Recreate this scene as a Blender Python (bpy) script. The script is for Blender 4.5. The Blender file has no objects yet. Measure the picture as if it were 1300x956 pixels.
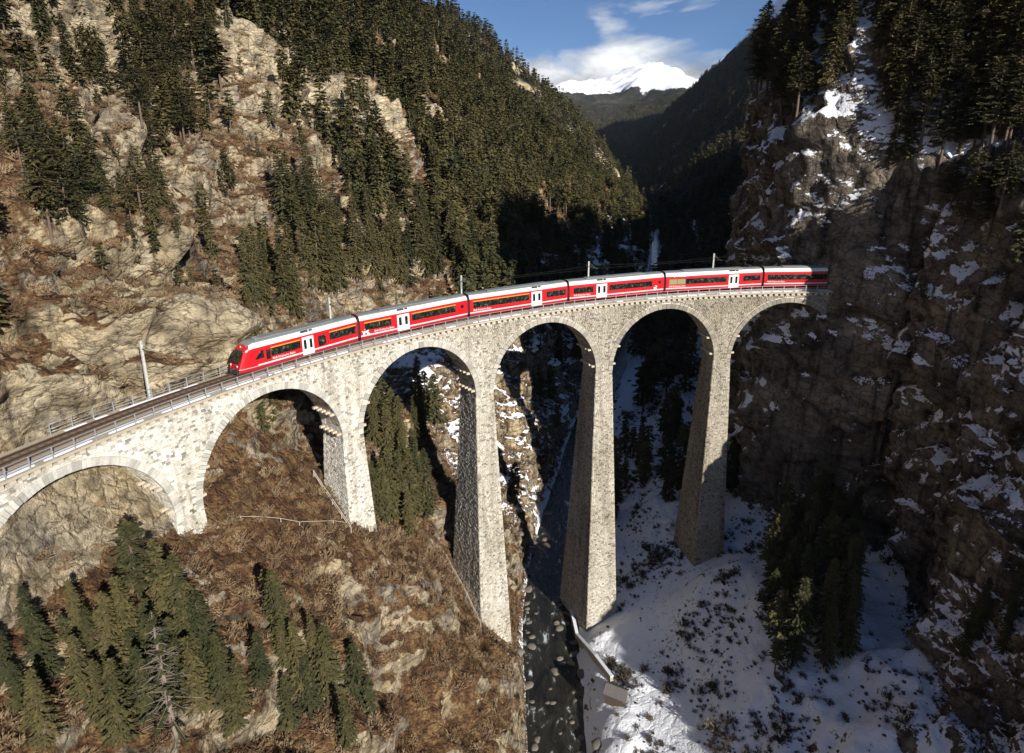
import bpy, bmesh, math, random
import numpy as np
from mathutils import Vector, Matrix, Euler
from mathutils.bvhtree import BVHTree

scene = bpy.context.scene
col = scene.collection
rnd = random.Random(7)
rng = np.random.default_rng(11)
PI = math.pi

# ------------------------------------------------------------------ camera
CAMZ = 23.41
cam_data = bpy.data.cameras.new('camera')
cam = bpy.data.objects.new('camera', cam_data)
col.objects.link(cam)
cam.location = (0, 0, CAMZ)
cam.rotation_euler = (PI / 2 - 0.2809, 0, 0)
cam_data.sensor_fit = 'HORIZONTAL'
cam_data.sensor_width = 36.0
cam_data.lens = 36.0 * 815.7 / 1300.0
cam_data.shift_y = -43.0 / 1300.0
cam_data.clip_start = 0.5
cam_data.clip_end = 40000
scene.camera = cam

# ------------------------------------------------------------------ sky, sun, exposure
SUN_EL = math.radians(24.0)
SUN_H = Vector((0.55, -0.835)).normalized()          # horizontal direction towards the sun
sun_az = math.atan2(SUN_H.x, SUN_H.y)                 # from +Y, clockwise
world = bpy.data.worlds.new('World')
scene.world = world
world.use_nodes = True
wn, wl = world.node_tree.nodes, world.node_tree.links
wn.clear()


def N(nodes, kind, **kw):
    n = nodes.new(kind)
    for k, v in kw.items():
        if k in n.inputs.keys():
            n.inputs[k].default_value = v
        else:
            setattr(n, k, v)
    return n


w_out = N(wn, 'ShaderNodeOutputWorld')
w_bg = N(wn, 'ShaderNodeBackground', Strength=0.058)
w_sky = N(wn, 'ShaderNodeTexSky', sky_type='NISHITA', sun_disc=False)
w_sky.sun_elevation = SUN_EL
w_sky.sun_rotation = sun_az
w_sky.altitude = 2500
w_sky.air_density = 0.9
w_sky.dust_density = 0.0
w_sky.ozone_density = 5.5
w_tc = N(wn, 'ShaderNodeTexCoord')
w_map = N(wn, 'ShaderNodeMapping')
w_map.inputs['Scale'].default_value = (1.0, 1.0, 2.3)
w_map.inputs['Location'].default_value = (0.35, 0.0, 0.1)
w_noise = N(wn, 'ShaderNodeTexNoise', Scale=3.1, Detail=9.0, Roughness=0.56, Distortion=0.25)
w_sep = N(wn, 'ShaderNodeSeparateXYZ')
w_ramp = N(wn, 'ShaderNodeValToRGB')
w_ramp.color_ramp.elements[0].position = 0.68
w_ramp.color_ramp.elements[1].position = 0.78
# cumulus bank lying low all round the horizon, a clear belt above it, scattered clouds higher up
w_el = N(wn, 'ShaderNodeValToRGB')
cr = w_el.color_ramp
cr.elements[0].position = 0.0
cr.elements[0].color = (0.22, 0.22, 0.22, 1)
cr.elements[1].position = 1.0
cr.elements[1].color = (0.04, 0.04, 0.04, 1)
for p_, v_ in ((0.10, 0.37), (0.135, 0.28), (0.165, 0.11), (0.21, 0.06), (0.25, 0.19), (0.34, 0.10)):
    e = cr.elements.new(p_); e.color = (v_, v_, v_, 1)
w_add = N(wn, 'ShaderNodeMath', operation='ADD')
w_noise2 = N(wn, 'ShaderNodeTexNoise', Scale=7.0, Detail=6.0, Roughness=0.6)
w_cc = N(wn, 'ShaderNodeValToRGB')
w_cc.color_ramp.elements[0].position = 0.35
w_cc.color_ramp.elements[0].color = (3.4, 3.7, 4.2, 1)
w_cc.color_ramp.elements[1].position = 0.65
w_cc.color_ramp.elements[1].color = (12.5, 12.6, 12.8, 1)
w_mix = N(wn, 'ShaderNodeMix', data_type='RGBA')
wl.new(w_tc.outputs['Generated'], w_map.inputs['Vector'])
wl.new(w_map.outputs[0], w_noise.inputs['Vector'])
wl.new(w_map.outputs[0], w_noise2.inputs['Vector'])
wl.new(w_tc.outputs['Generated'], w_sep.inputs[0])
wl.new(w_sep.outputs['Z'], w_el.inputs[0])
wl.new(w_noise.outputs['Fac'], w_add.inputs[0])
wl.new(w_el.outputs[0], w_add.inputs[1])
wl.new(w_add.outputs[0], w_ramp.inputs[0])
wl.new(w_noise2.outputs['Fac'], w_cc.inputs[0])
wl.new(w_ramp.outputs[0], w_mix.inputs['Factor'])
wl.new(w_sky.outputs[0], w_mix.inputs['A'])
wl.new(w_cc.outputs[0], w_mix.inputs['B'])
wl.new(w_mix.outputs['Result'], w_bg.inputs['Color'])
wl.new(w_bg.outputs[0], w_out.inputs[0])

sun_data = bpy.data.lights.new('sun', 'SUN')
sun_data.energy = 5.0
sun_data.angle = math.radians(0.53)
sun_data.color = (1.0, 0.945, 0.86)
sun = bpy.data.objects.new('sun', sun_data)
col.objects.link(sun)
sv = Vector((SUN_H.x * math.cos(SUN_EL), SUN_H.y * math.cos(SUN_EL), math.sin(SUN_EL)))
sun.rotation_euler = sv.to_track_quat('Z', 'Y').to_euler()
sun.location = (200, -300, 300)

scene.view_settings.view_transform = 'Standard'
scene.view_settings.look = 'None'
scene.view_settings.gamma = 1.0
scene.view_settings.exposure = 0.62
scene.view_settings.use_curve_mapping = False
scene.render.engine = 'CYCLES'
scene.cycles.max_bounces = 5
scene.cycles.diffuse_bounces = 3
scene.cycles.transparent_max_bounces = 8

# ------------------------------------------------------------------ helpers
def link(o, parent=None):
    col.objects.link(o)
    if parent is not None:
        o.parent = parent
    return o


def tag(o, label=None, cat=None, group=None, kind=None):
    if label: o['label'] = label
    if cat: o['category'] = cat
    if group: o['group'] = group
    if kind: o['kind'] = kind
    return o


def empty(name, loc=(0, 0, 0), rz=0.0):
    o = bpy.data.objects.new(name, None)
    o.empty_display_size = 0.5
    o.location = loc
    o.rotation_euler = (0, 0, rz)
    return link(o)


def mesh_np(name, verts, faces, mat=None, smooth=False, attrs=None):
    """verts (n,3) array, faces list or (m,k) array -> mesh datablock"""
    me = bpy.data.meshes.new(name)
    verts = np.asarray(verts, dtype=np.float32)
    if isinstance(faces, np.ndarray):
        m, k = faces.shape
        me.vertices.add(len(verts))
        me.vertices.foreach_set('co', verts.ravel())
        me.loops.add(m * k)
        me.loops.foreach_set('vertex_index', faces.astype(np.int32).ravel())
        me.polygons.add(m)
        me.polygons.foreach_set('loop_start', np.arange(0, m * k, k, dtype=np.int32))
        me.polygons.foreach_set('loop_total', np.full(m, k, dtype=np.int32))
        me.update(calc_edges=True)
    else:
        me.from_pydata(verts.tolist(), [], faces)
        me.update()
    if attrs:
        for an, (dom, vals) in attrs.items():
            a = me.attributes.new(an, 'FLOAT', dom)
            a.data.foreach_set('value', np.asarray(vals, dtype=np.float32).ravel())
    me.polygons.foreach_set('use_smooth', np.full(len(me.polygons), smooth, dtype=bool))
    if mat is not None:
        me.materials.append(mat)
    return me


class MB:
    """collects simple shapes into one mesh"""

    def __init__(self):
        self.v, self.f, self.mi = [], [], []

    def add(self, v, f, mi=0):
        n = len(self.v)
        self.v += [tuple(p) for p in v]
        self.f += [tuple(i + n for i in q) for q in f]
        self.mi += [mi] * len(f)

    def box(self, c, h, M=None, mi=0):
        x, y, z = h
        v = [Vector((sx * x, sy * y, sz * z)) for sz in (-1, 1) for sy in (-1, 1) for sx in (-1, 1)]
        if M is not None:
            v = [M @ p for p in v]
        v = [p + Vector(c) for p in v]
        self.add(v, [(0, 2, 3, 1), (4, 5, 7, 6), (0, 1, 5, 4), (2, 6, 7, 3), (0, 4, 6, 2), (1, 3, 7, 5)], mi)

    def tube(self, pts, r, k=6, mi=0, cap=True):
        pts = [Vector(p) for p in pts]
        rs = r if isinstance(r, (list, tuple)) else [r] * len(pts)
        n0 = len(self.v)
        for i, p in enumerate(pts):
            d = (pts[min(i + 1, len(pts) - 1)] - pts[max(i - 1, 0)])
            if d.length < 1e-6: d = Vector((0, 0, 1))
            d.normalize()
            a = d.orthogonal().normalized()
            if i:
                a = (pa - d * pa.dot(d)).normalized() if (pa - d * pa.dot(d)).length > 1e-4 else a
            pa = a
            b = d.cross(a)
            for j in range(k):
                t = 2 * PI * j / k
                self.v.append(tuple(p + (a * math.cos(t) + b * math.sin(t)) * rs[i]))
        for i in range(len(pts) - 1):
            for j in range(k):
                q = (n0 + i * k + j, n0 + i * k + (j + 1) % k, n0 + (i + 1) * k + (j + 1) % k, n0 + (i + 1) * k + j)
                self.f.append(q); self.mi.append(mi)
        if cap:
            self.f.append(tuple(n0 + j for j in reversed(range(k)))); self.mi.append(mi)
            self.f.append(tuple(n0 + (len(pts) - 1) * k + j for j in range(k))); self.mi.append(mi)

    def build(self, name, mats, parent=None, smooth=False, matrix=None):
        me = bpy.data.meshes.new(name)
        me.from_pydata(self.v, [], self.f)
        me.update()
        for m in (mats if isinstance(mats, (list, tuple)) else [mats]):
            me.materials.append(m)
        me.polygons.foreach_set('material_index', self.mi)
        if smooth:
            me.polygons.foreach_set('use_smooth', [True] * len(self.f))
        o = bpy.data.objects.new(name, me)
        if matrix is not None:
            o.matrix_local = matrix
        return link(o, parent)


# gradient noise -------------------------------------------------------
_perm = np.random.default_rng(3).permutation(512).astype(np.int64)
_perm = np.concatenate([_perm, _perm])
_g = np.random.default_rng(5).normal(size=(512, 3))
_g /= np.linalg.norm(_g, axis=1)[:, None]


def perlin(P):
    P = np.asarray(P, dtype=np.float64)
    I = np.floor(P).astype(np.int64)
    F = P - I
    U = F * F * F * (F * (F * 6 - 15) + 10)
    I &= 511
    out = 0
    for dx in (0, 1):
        wx = U[:, 0] if dx else 1 - U[:, 0]
        hx = _perm[(I[:, 0] + dx) & 511]
        for dy in (0, 1):
            wy = U[:, 1] if dy else 1 - U[:, 1]
            hy = _perm[(hx + I[:, 1] + dy) & 511]
            for dz in (0, 1):
                wz = U[:, 2] if dz else 1 - U[:, 2]
                g = _g[_perm[(hy + I[:, 2] + dz) & 511]]
                out = out + wx * wy * wz * (g[:, 0] * (F[:, 0] - dx) + g[:, 1] * (F[:, 1] - dy) + g[:, 2] * (F[:, 2] - dz))
    return out * 1.6


def fbm(P, scale, octaves=4, gain=0.5, ridged=False, off=0.0):
    P = np.asarray(P) * np.asarray(scale) + off
    a, s, t = 1.0, 0.0, 0.0
    for o in range(octaves):
        n = perlin(P * (2.03 ** o) + 17.3 * o)
        if ridged:
            n = 1 - 2 * np.abs(n)
        s = s + a * n
        t += a
        a *= gain
    return s / t


def blocks(P, scale, seed=0.0, jitter=0.8):
    """fractured rock: every cell of a jittered lattice stands out by its own amount and tilts its own way"""
    Q = np.asarray(P) * np.asarray(scale) + seed
    I = np.floor(Q - 0.5).astype(np.int64)
    best = np.full(len(Q), 1e9); val = np.zeros(len(Q)); sec = np.full(len(Q), 1e9)
    for dx in (0, 1):
        for dy in (0, 1):
            for dz in (0, 1):
                C = I + [dx, dy, dz]
                h = _perm[(_perm[(_perm[C[:, 0] & 511] + C[:, 1]) & 511] + C[:, 2]) & 511]
                g = _g[h]
                ctr_ = C + 0.5 + 0.5 * jitter * g
                D = Q - ctr_
                d = (D * D).sum(1)
                t = _g[(h * 7 + 13) & 511]
                v = t[:, 0] * 0.8 + 0.9 * (D * _g[(h * 3 + 5) & 511]).sum(1)
                w = d < best
                sec = np.where(w, best, np.minimum(sec, d))
                val = np.where(w, v, val); best = np.where(w, d, best)
    crack = np.clip((np.sqrt(sec) - np.sqrt(best)) / 0.10, 0, 1)
    return val, crack


def sstep(a, b, x):
    t = np.clip((np.asarray(x, dtype=float) - a) / (b - a), 0, 1)
    return t * t * (3 - 2 * t)


# ------------------------------------------------------------------ materials
def new_mat(name):
    m = bpy.data.materials.new(name)
    m.use_nodes = True
    nt = m.node_tree
    b = nt.nodes['Principled BSDF']
    return m, nt.nodes, nt.links, b


def rgba(c):
    return (c[0], c[1], c[2], 1.0)


def simple(name, c, rough=0.6, metal=0.0, var=0.12, scale=4.0, bump=0.0, bscale=20.0, spec=None):
    """plain surface with a little mottling"""
    m, nn, ll, b = new_mat(name)
    tc = N(nn, 'ShaderNodeTexCoord')
    no = N(nn, 'ShaderNodeTexNoise', Scale=scale, Detail=5.0, Roughness=0.6)
    ll.new(tc.outputs['Object'], no.inputs['Vector'])
    mx = N(nn, 'ShaderNodeMix', data_type='RGBA')
    mx.inputs['A'].default_value = rgba([x * (1 - var) for x in c])
    mx.inputs['B'].default_value = rgba([min(1, x * (1 + var)) for x in c])
    ll.new(no.outputs['Fac'], mx.inputs['Factor'])
    ll.new(mx.outputs['Result'], b.inputs['Base Color'])
    b.inputs['Roughness'].default_value = rough
    b.inputs['Metallic'].default_value = metal
    if spec is not None:
        b.inputs['Specular IOR Level'].default_value = spec
    if bump:
        n2 = N(nn, 'ShaderNodeTexNoise', Scale=bscale, Detail=4.0)
        ll.new(tc.outputs['Object'], n2.inputs['Vector'])
        bp = N(nn, 'ShaderNodeBump', Strength=bump, Distance=0.05)
        ll.new(n2.outputs['Fac'], bp.inputs['Height'])
        ll.new(bp.outputs[0], b.inputs['Normal'])
    return m


def ramp(nn, stops):
    r = N(nn, 'ShaderNodeValToRGB')
    cr = r.color_ramp
    while len(cr.elements) < len(stops):
        cr.elements.new(0.5)
    for el, (p, c) in zip(cr.elements, stops):
        el.position = p
        el.color = rgba(c) if not isinstance(c, (int, float)) else (c, c, c, 1)
    return r


def terrain_material():
    m, nn, ll, b = new_mat('terrain')
    geo = N(nn, 'ShaderNodeNewGeometry')
    pos = geo.outputs['Position']
    # rock: beds of pale dolomite, yellow fresh breaks, grey weathered skins, dark water streaks
    mp = N(nn, 'ShaderNodeMapping'); mp.inputs['Scale'].default_value = (0.10, 0.10, 0.16)
    ll.new(pos, mp.inputs['Vector'])
    n1 = N(nn, 'ShaderNodeTexNoise', Scale=1.0, Detail=8.0, Roughness=0.62, Distortion=0.6)
    ll.new(mp.outputs[0], n1.inputs['Vector'])
    r1 = ramp(nn, [(0.28, (0.19, 0.17, 0.15)), (0.40, (0.36, 0.325, 0.275)), (0.50, (0.55, 0.485, 0.37)), (0.60, (0.66, 0.55, 0.36)), (0.75, (0.52, 0.47, 0.39))])
    ll.new(n1.outputs['Fac'], r1.inputs[0])
    mp2 = N(nn, 'ShaderNodeMapping'); mp2.inputs['Scale'].default_value = (0.55, 0.55, 0.035)
    ll.new(pos, mp2.inputs['Vector'])
    n2 = N(nn, 'ShaderNodeTexNoise', Scale=1.0, Detail=6.0, Roughness=0.6, Distortion=0.3)
    ll.new(mp2.outputs[0], n2.inputs['Vector'])
    r2 = ramp(nn, [(0.34, (0.22, 0.21, 0.21)), (0.47, (0.9, 0.89, 0.87)), (0.56, (1.1, 1.08, 1.04)), (0.70, (0.62, 0.58, 0.54))])
    ll.new(n2.outputs['Fac'], r2.inputs[0])
    mul = N(nn, 'ShaderNodeMix', data_type='RGBA', blend_type='MULTIPLY')
    at_s = N(nn, 'ShaderNodeAttribute', attribute_name='streak')
    ll.new(at_s.outputs['Fac'], mul.inputs['Factor'])
    ll.new(r1.outputs[0], mul.inputs['A']); ll.new(r2.outputs[0], mul.inputs['B'])
    # east wall: same limestone, its shade put into a darker grey-brown tone
    at_o = N(nn, 'ShaderNodeAttribute', attribute_name='shaderock')
    r1b = ramp(nn, [(0.30, (0.07, 0.063, 0.06)), (0.40, (0.20, 0.175, 0.155)), (0.54, (0.34, 0.30, 0.255)), (0.64, (0.44, 0.38, 0.30)), (0.76, (0.26, 0.24, 0.215))])
    ll.new(n1.outputs['Fac'], r1b.inputs[0])
    mulb = N(nn, 'ShaderNodeMix', data_type='RGBA', blend_type='MULTIPLY')
    mulb.inputs['Factor'].default_value = 0.85
    ll.new(r1b.outputs[0], mulb.inputs['A']); ll.new(r2.outputs[0], mulb.inputs['B'])
    mo = N(nn, 'ShaderNodeMix', data_type='RGBA')
    ll.new(at_o.outputs['Fac'], mo.inputs['Factor']); ll.new(mul.outputs['Result'], mo.inputs['A']); ll.new(mulb.outputs['Result'], mo.inputs['B'])
    # freshly broken cream rock of the crags
    at_p = N(nn, 'ShaderNodeAttribute', attribute_name='pale')
    mpale = N(nn, 'ShaderNodeMix', data_type='RGBA'); mpale.inputs['B'].default_value = (0.74, 0.645, 0.46, 1)
    npl = N(nn, 'ShaderNodeTexNoise', Scale=0.22, Detail=5.0, Roughness=0.65); ll.new(pos, npl.inputs['Vector'])
    rpl = ramp(nn, [(0.42, 0.0), (0.56, 1.0)]); ll.new(npl.outputs['Fac'], rpl.inputs[0])
    fpl = N(nn, 'ShaderNodeMath', operation='MULTIPLY'); ll.new(at_p.outputs['Fac'], fpl.inputs[0]); ll.new(rpl.outputs[0], fpl.inputs[1])
    ll.new(fpl.outputs[0], mpale.inputs['Factor']); ll.new(mo.outputs['Result'], mpale.inputs['A'])
    mo = mpale
    # fine cracks and pitting
    n3 = N(nn, 'ShaderNodeTexNoise', Scale=1.7, Detail=8.0, Roughness=0.72)
    ll.new(pos, n3.inputs['Vector'])
    r3 = ramp(nn, [(0.32, (0.28, 0.26, 0.24)), (0.45, (0.85, 0.83, 0.80)), (0.58, (1.08, 1.06, 1.02)), (0.75, (0.7, 0.68, 0.64))])
    ll.new(n3.outputs['Fac'], r3.inputs[0])
    mul2 = N(nn, 'ShaderNodeMix', data_type='RGBA', blend_type='MULTIPLY'); mul2.inputs['Factor'].default_value = 0.8
    ll.new(mo.outputs['Result'], mul2.inputs['A']); ll.new(r3.outputs[0], mul2.inputs['B'])
    mpb = N(nn, 'ShaderNodeMapping'); mpb.inputs['Scale'].default_value = (0.10, 0.16, 1.15); mpb.inputs['Rotation'].default_value = (0.22, -0.14, 0)
    ll.new(pos, mpb.inputs['Vector'])
    nb_ = N(nn, 'ShaderNodeTexNoise', Scale=1.0, Detail=6.0, Roughness=0.7, Distortion=0.5)
    ll.new(mpb.outputs[0], nb_.inputs['Vector'])
    rb = ramp(nn, [(0.34, (0.36, 0.33, 0.30)), (0.46, (0.95, 0.93, 0.90)), (0.56, (1.05, 1.03, 1.0)), (0.68, (0.66, 0.62, 0.57))])
    ll.new(nb_.outputs['Fac'], rb.inputs[0])
    mul3 = N(nn, 'ShaderNodeMix', data_type='RGBA', blend_type='MULTIPLY'); 
    bf_ = N(nn, 'ShaderNodeMath', operation='MULTIPLY_ADD'); bf_.inputs[1].default_value = -0.5; bf_.inputs[2].default_value = 0.72
    ll.new(at_o.outputs['Fac'], bf_.inputs[0]); ll.new(bf_.outputs[0], mul3.inputs['Factor'])
    ll.new(mul2.outputs['Result'], mul3.inputs['A']); ll.new(rb.outputs[0], mul3.inputs['B'])
    mul2 = mul3
    at_c = N(nn, 'ShaderNodeAttribute', attribute_name='crack')
    rc_ = ramp(nn, [(0.0, (0.42, 0.40, 0.38)), (1.0, (1, 1, 1))]); ll.new(at_c.outputs['Fac'], rc_.inputs[0])
    mul4 = N(nn, 'ShaderNodeMix', data_type='RGBA', blend_type='MULTIPLY'); mul4.inputs['Factor'].default_value = 1.0
    ll.new(mul2.outputs['Result'], mul4.inputs['A']); ll.new(rc_.outputs[0], mul4.inputs['B'])
    mul2 = mul4
    # joints: a net of fractures, bent by noise
    nw_ = N(nn, 'ShaderNodeTexNoise', Scale=0.35, Detail=4.0, Roughness=0.6); ll.new(pos, nw_.inputs['Vector'])
    vw_ = N(nn, 'ShaderNodeVectorMath', operation='MULTIPLY_ADD'); vw_.inputs[1].default_value = (3.2, 3.2, 3.2)
    ll.new(nw_.outputs['Color'], vw_.inputs[0]); ll.new(pos, vw_.inputs[2])
    mv_ = N(nn, 'ShaderNodeMapping'); mv_.inputs['Scale'].default_value = (0.42, 0.42, 0.62); mv_.inputs['Rotation'].default_value = (0.25, 0.2, 0.3)
    ll.new(vw_.outputs[0], mv_.inputs['Vector'])
    vo = N(nn, 'ShaderNodeTexVoronoi', feature='DISTANCE_TO_EDGE', Scale=1.0); ll.new(mv_.outputs[0], vo.inputs['Vector'])
    rv_ = ramp(nn, [(0.0, (0.30, 0.28, 0.26)), (0.035, (0.75, 0.74, 0.72)), (0.10, (1, 1, 1))]); ll.new(vo.outputs['Distance'], rv_.inputs[0])
    mul5 = N(nn, 'ShaderNodeMix', data_type='RGBA', blend_type='MULTIPLY'); mul5.inputs['Factor'].default_value = 0.75
    ll.new(mul2.outputs['Result'], mul5.inputs['A']); ll.new(rv_.outputs[0], mul5.inputs['B'])
    mul2 = mul5
    # dry winter grass, leaf litter and heather
    n4 = N(nn, 'ShaderNodeTexNoise', Scale=0.55, Detail=6.0, Roughness=0.72)
    ll.new(pos, n4.inputs['Vector'])
    r4 = ramp(nn, [(0.30, (0.028, 0.019, 0.013)), (0.42, (0.085, 0.048, 0.028)), (0.52, (0.155, 0.088, 0.046)), (0.60, (0.25, 0.165, 0.082)), (0.72, (0.12, 0.085, 0.042))])
    ll.new(n4.outputs['Fac'], r4.inputs[0])
    n4b = N(nn, 'ShaderNodeTexNoise', Scale=3.4, Detail=5.0, Roughness=0.75)
    ll.new(pos, n4b.inputs['Vector'])
    r4b = ramp(nn, [(0.34, (0.22, 0.20, 0.18)), (0.47, (0.9, 0.88, 0.84)), (0.56, (1.2, 1.15, 1.05)), (0.66, (1.7, 1.6, 1.4))])
    ll.new(n4b.outputs['Fac'], r4b.inputs[0])
    m4 = N(nn, 'ShaderNodeMix', data_type='RGBA', blend_type='MULTIPLY'); m4.inputs['Factor'].default_value = 0.9
    ll.new(r4.outputs[0], m4.inputs['A']); ll.new(r4b.outputs[0], m4.inputs['B'])
    at_g = N(nn, 'ShaderNodeAttribute', attribute_name='grass')
    n5 = N(nn, 'ShaderNodeTexNoise', Scale=0.9, Detail=5.0, Roughness=0.7)
    ll.new(pos, n5.inputs['Vector'])
    ga = N(nn, 'ShaderNodeMath', operation='ADD'); ll.new(at_g.outputs['Fac'], ga.inputs[0]); ll.new(n5.outputs['Fac'], ga.inputs[1])
    gr = ramp(nn, [(0.90, 0.0), (1.06, 1.0)])
    # colour ramps clamp their input to one, so halve it
    gh = N(nn, 'ShaderNodeMath', operation='MULTIPLY'); gh.inputs[1].default_value = 0.5
    ll.new(ga.outputs[0], gh.inputs[0])
    gr = ramp(nn, [(0.47, 0.0), (0.54, 1.0)])
    ll.new(gh.outputs[0], gr.inputs[0])
    mg = N(nn, 'ShaderNodeMix', data_type='RGBA')
    ll.new(gr.outputs[0], mg.inputs['Factor']); ll.new(mul2.outputs['Result'], mg.inputs['A']); ll.new(m4.outputs['Result'], mg.inputs['B'])
    # snow
    at_w = N(nn, 'ShaderNodeAttribute', attribute_name='snow')
    n6 = N(nn, 'ShaderNodeTexNoise', Scale=0.75, Detail=6.0, Roughness=0.7)
    ll.new(pos, n6.inputs['Vector'])
    n6b = N(nn, 'ShaderNodeTexNoise', Scale=2.6, Detail=5.0, Roughness=0.75)
    ll.new(pos, n6b.inputs['Vector'])
    n6m = N(nn, 'ShaderNodeMix', data_type='FLOAT'); n6m.inputs['Factor'].default_value = 0.6
    ll.new(n6.outputs['Fac'], n6m.inputs['A']); ll.new(n6b.outputs['Fac'], n6m.inputs['B'])
    n6c = N(nn, 'ShaderNodeMath', operation='MULTIPLY_ADD'); n6c.inputs[1].default_value = 2.5; n6c.inputs[2].default_value = -0.75
    ll.new(n6m.outputs['Result'], n6c.inputs[0])
    # small ledges of the relief catch the snow: where the rock steps back going up
    mL1 = N(nn, 'ShaderNodeMapping'); mL1.inputs['Scale'].default_value = (0.5, 0.5, 1.1)
    mL2 = N(nn, 'ShaderNodeMapping'); mL2.inputs['Scale'].default_value = (0.5, 0.5, 1.1); mL2.inputs['Location'].default_value = (0, 0, 0.42)
    nL1 = N(nn, 'ShaderNodeTexNoise', Scale=1.0, Detail=5.0, Roughness=0.68, Distortion=0.4)
    nL2 = N(nn, 'ShaderNodeTexNoise', Scale=1.0, Detail=5.0, Roughness=0.68, Distortion=0.4)
    for a_, b_ in ((mL1, nL1), (mL2, nL2)):
        ll.new(pos, a_.inputs['Vector']); ll.new(a_.outputs[0], b_.inputs['Vector'])
    dL = N(nn, 'ShaderNodeMath', operation='SUBTRACT'); ll.new(nL1.outputs['Fac'], dL.inputs[0]); ll.new(nL2.outputs['Fac'], dL.inputs[1])
    at_l = N(nn, 'ShaderNodeAttribute', attribute_name='ledgy')
    mL = N(nn, 'ShaderNodeMath', operation='MULTIPLY'); ll.new(dL.outputs[0], mL.inputs[0]); ll.new(at_l.outputs['Fac'], mL.inputs[1])
    sb_ = N(nn, 'ShaderNodeMath', operation='ADD'); ll.new(n6c.outputs[0], sb_.inputs[0]); ll.new(mL.outputs[0], sb_.inputs[1])
    sa = N(nn, 'ShaderNodeMath', operation='ADD'); ll.new(at_w.outputs['Fac'], sa.inputs[0]); ll.new(sb_.outputs[0], sa.inputs[1])
    sh = N(nn, 'ShaderNodeMath', operation='MULTIPLY'); sh.inputs[1].default_value = 0.5
    ll.new(sa.outputs[0], sh.inputs[0])
    sr = ramp(nn, [(0.49, 0.0), (0.525, 1.0)])
    ll.new(sh.outputs[0], sr.inputs[0])
    ms = N(nn, 'ShaderNodeMix', data_type='RGBA')
    ms.inputs['B'].default_value = (0.84, 0.86, 0.90, 1)
    ll.new(sr.outputs[0], ms.inputs['Factor']); ll.new(mg.outputs['Result'], ms.inputs['A'])
    ll.new(ms.outputs['Result'], b.inputs['Base Color'])
    b.inputs['Roughness'].default_value = 0.92
    b.inputs['Specular IOR Level'].default_value = 0.15
    # relief
    mp3 = N(nn, 'ShaderNodeMapping'); mp3.inputs['Scale'].default_value = (0.5, 0.5, 1.1)
    ll.new(pos, mp3.inputs['Vector'])
    n7 = N(nn, 'ShaderNodeTexNoise', Scale=1.0, Detail=7.0, Roughness=0.68, Distortion=0.4)
    ll.new(mp3.outputs[0], n7.inputs['Vector'])
    bs = N(nn, 'ShaderNodeMix', data_type='FLOAT')
    bs.inputs['A'].default_value = 1.0; bs.inputs['B'].default_value = 0.35
    ll.new(sr.outputs[0], bs.inputs['Factor'])
    bp = N(nn, 'ShaderNodeBump', Distance=1.5)
    ll.new(bs.outputs['Result'], bp.inputs['Strength'])
    hh = N(nn, 'ShaderNodeMath', operation='MULTIPLY_ADD'); hh.inputs[1].default_value = 0.35
    ll.new(n3.outputs['Fac'], hh.inputs[0]); ll.new(n7.outputs['Fac'], hh.inputs[2])
    vh = N(nn, 'ShaderNodeMapRange'); vh.inputs['From Max'].default_value = 0.14; vh.inputs['To Max'].default_value = 0.20
    ll.new(vo.outputs['Distance'], vh.inputs['Value'])
    hv2 = N(nn, 'ShaderNodeMath', operation='ADD'); ll.new(hh.outputs[0], hv2.inputs[0]); ll.new(vh.outputs[0], hv2.inputs[1])
    ll.new(hv2.outputs[0], bp.inputs['Height'])
    ll.new(bp.outputs[0], b.inputs['Normal'])
    return m


M_terrain = terrain_material()

# ------------------------------------------------------------------ track geometry: a curve of 100 m radius
OCX, OCY, RAD, TH0 = 50.41, 14.19, 100.0, math.radians(124.068)


def V(s, off, z):
    """point on the line: s metres along the rail, off metres towards the inside of the curve"""
    t = TH0 - (s - 69.0) / RAD
    r = RAD - off
    return Vector((OCX + r * math.cos(t), OCY + r * math.sin(t), z + 0.02 * (s - 69.0)))


def Vn(s, off, z):
    t = TH0 - (s - 69.0) / RAD
    r = RAD - off
    return np.stack([OCX + r * np.cos(t), OCY + r * np.sin(t), z + 0.02 * (s - 69.0)], -1)


def heading(s):
    t = TH0 - (s - 69.0) / RAD
    return math.atan2(-math.cos(t), math.sin(t))


# ------------------------------------------------------------------ terrain of the gorge
def river_x(Y):
    return np.interp(Y, [-140, 0, 77, 118, 146, 189, 240, 283, 400, 500, 720], [0, 4, 6, 7.5, 14, 23, 38, 53, 86, 112, 158])


def river_z(Y):
    return np.interp(Y, [-140, 100, 720], [-67.0, -64.0, -52.0])


# cross sections of the valley, (X, Z) from the west crest down to the river and up to the east crest
def gen_left(Y, up=0.0, back=0.0):
    x, z = float(river_x(Y)), float(river_z(Y))
    dz = z + 64.0
    d = [(-470, 300), (-300, 215), (-190, 128), (-120, 62), (-86, 28), (-68, 12), (-58, 3), (-48, -10), (-39, -19), (-27, -31), (-17, -46), (-9, -59), (-4.5, -64.2)]
    f = float(np.interp(Y, [170, 300, 500], [1.0, 0.90, 0.82]))
    d = [(a, -30 + (b + 30) * f if b > -30 else b) for a, b in d]
    out = []
    for k, (a, b) in enumerate(d):
        w = max(0.0, min(1.0, (-a - 20) / 100.0))
        out.append((x + a - back * w, b + dz + up * w))
    return out


def gen_right(Y):
    x, z = float(river_x(Y)), float(river_z(Y))
    dz = z + 64.0
    d = [(4.5, -64.2), (9, -62), (22, -56), (36, -47), (52, -33), (70, -16), (90, 4), (115, 26), (160, 54), (250, 86), (380, 112)]
    return [(x + a, b + dz) for a, b in d]


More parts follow.
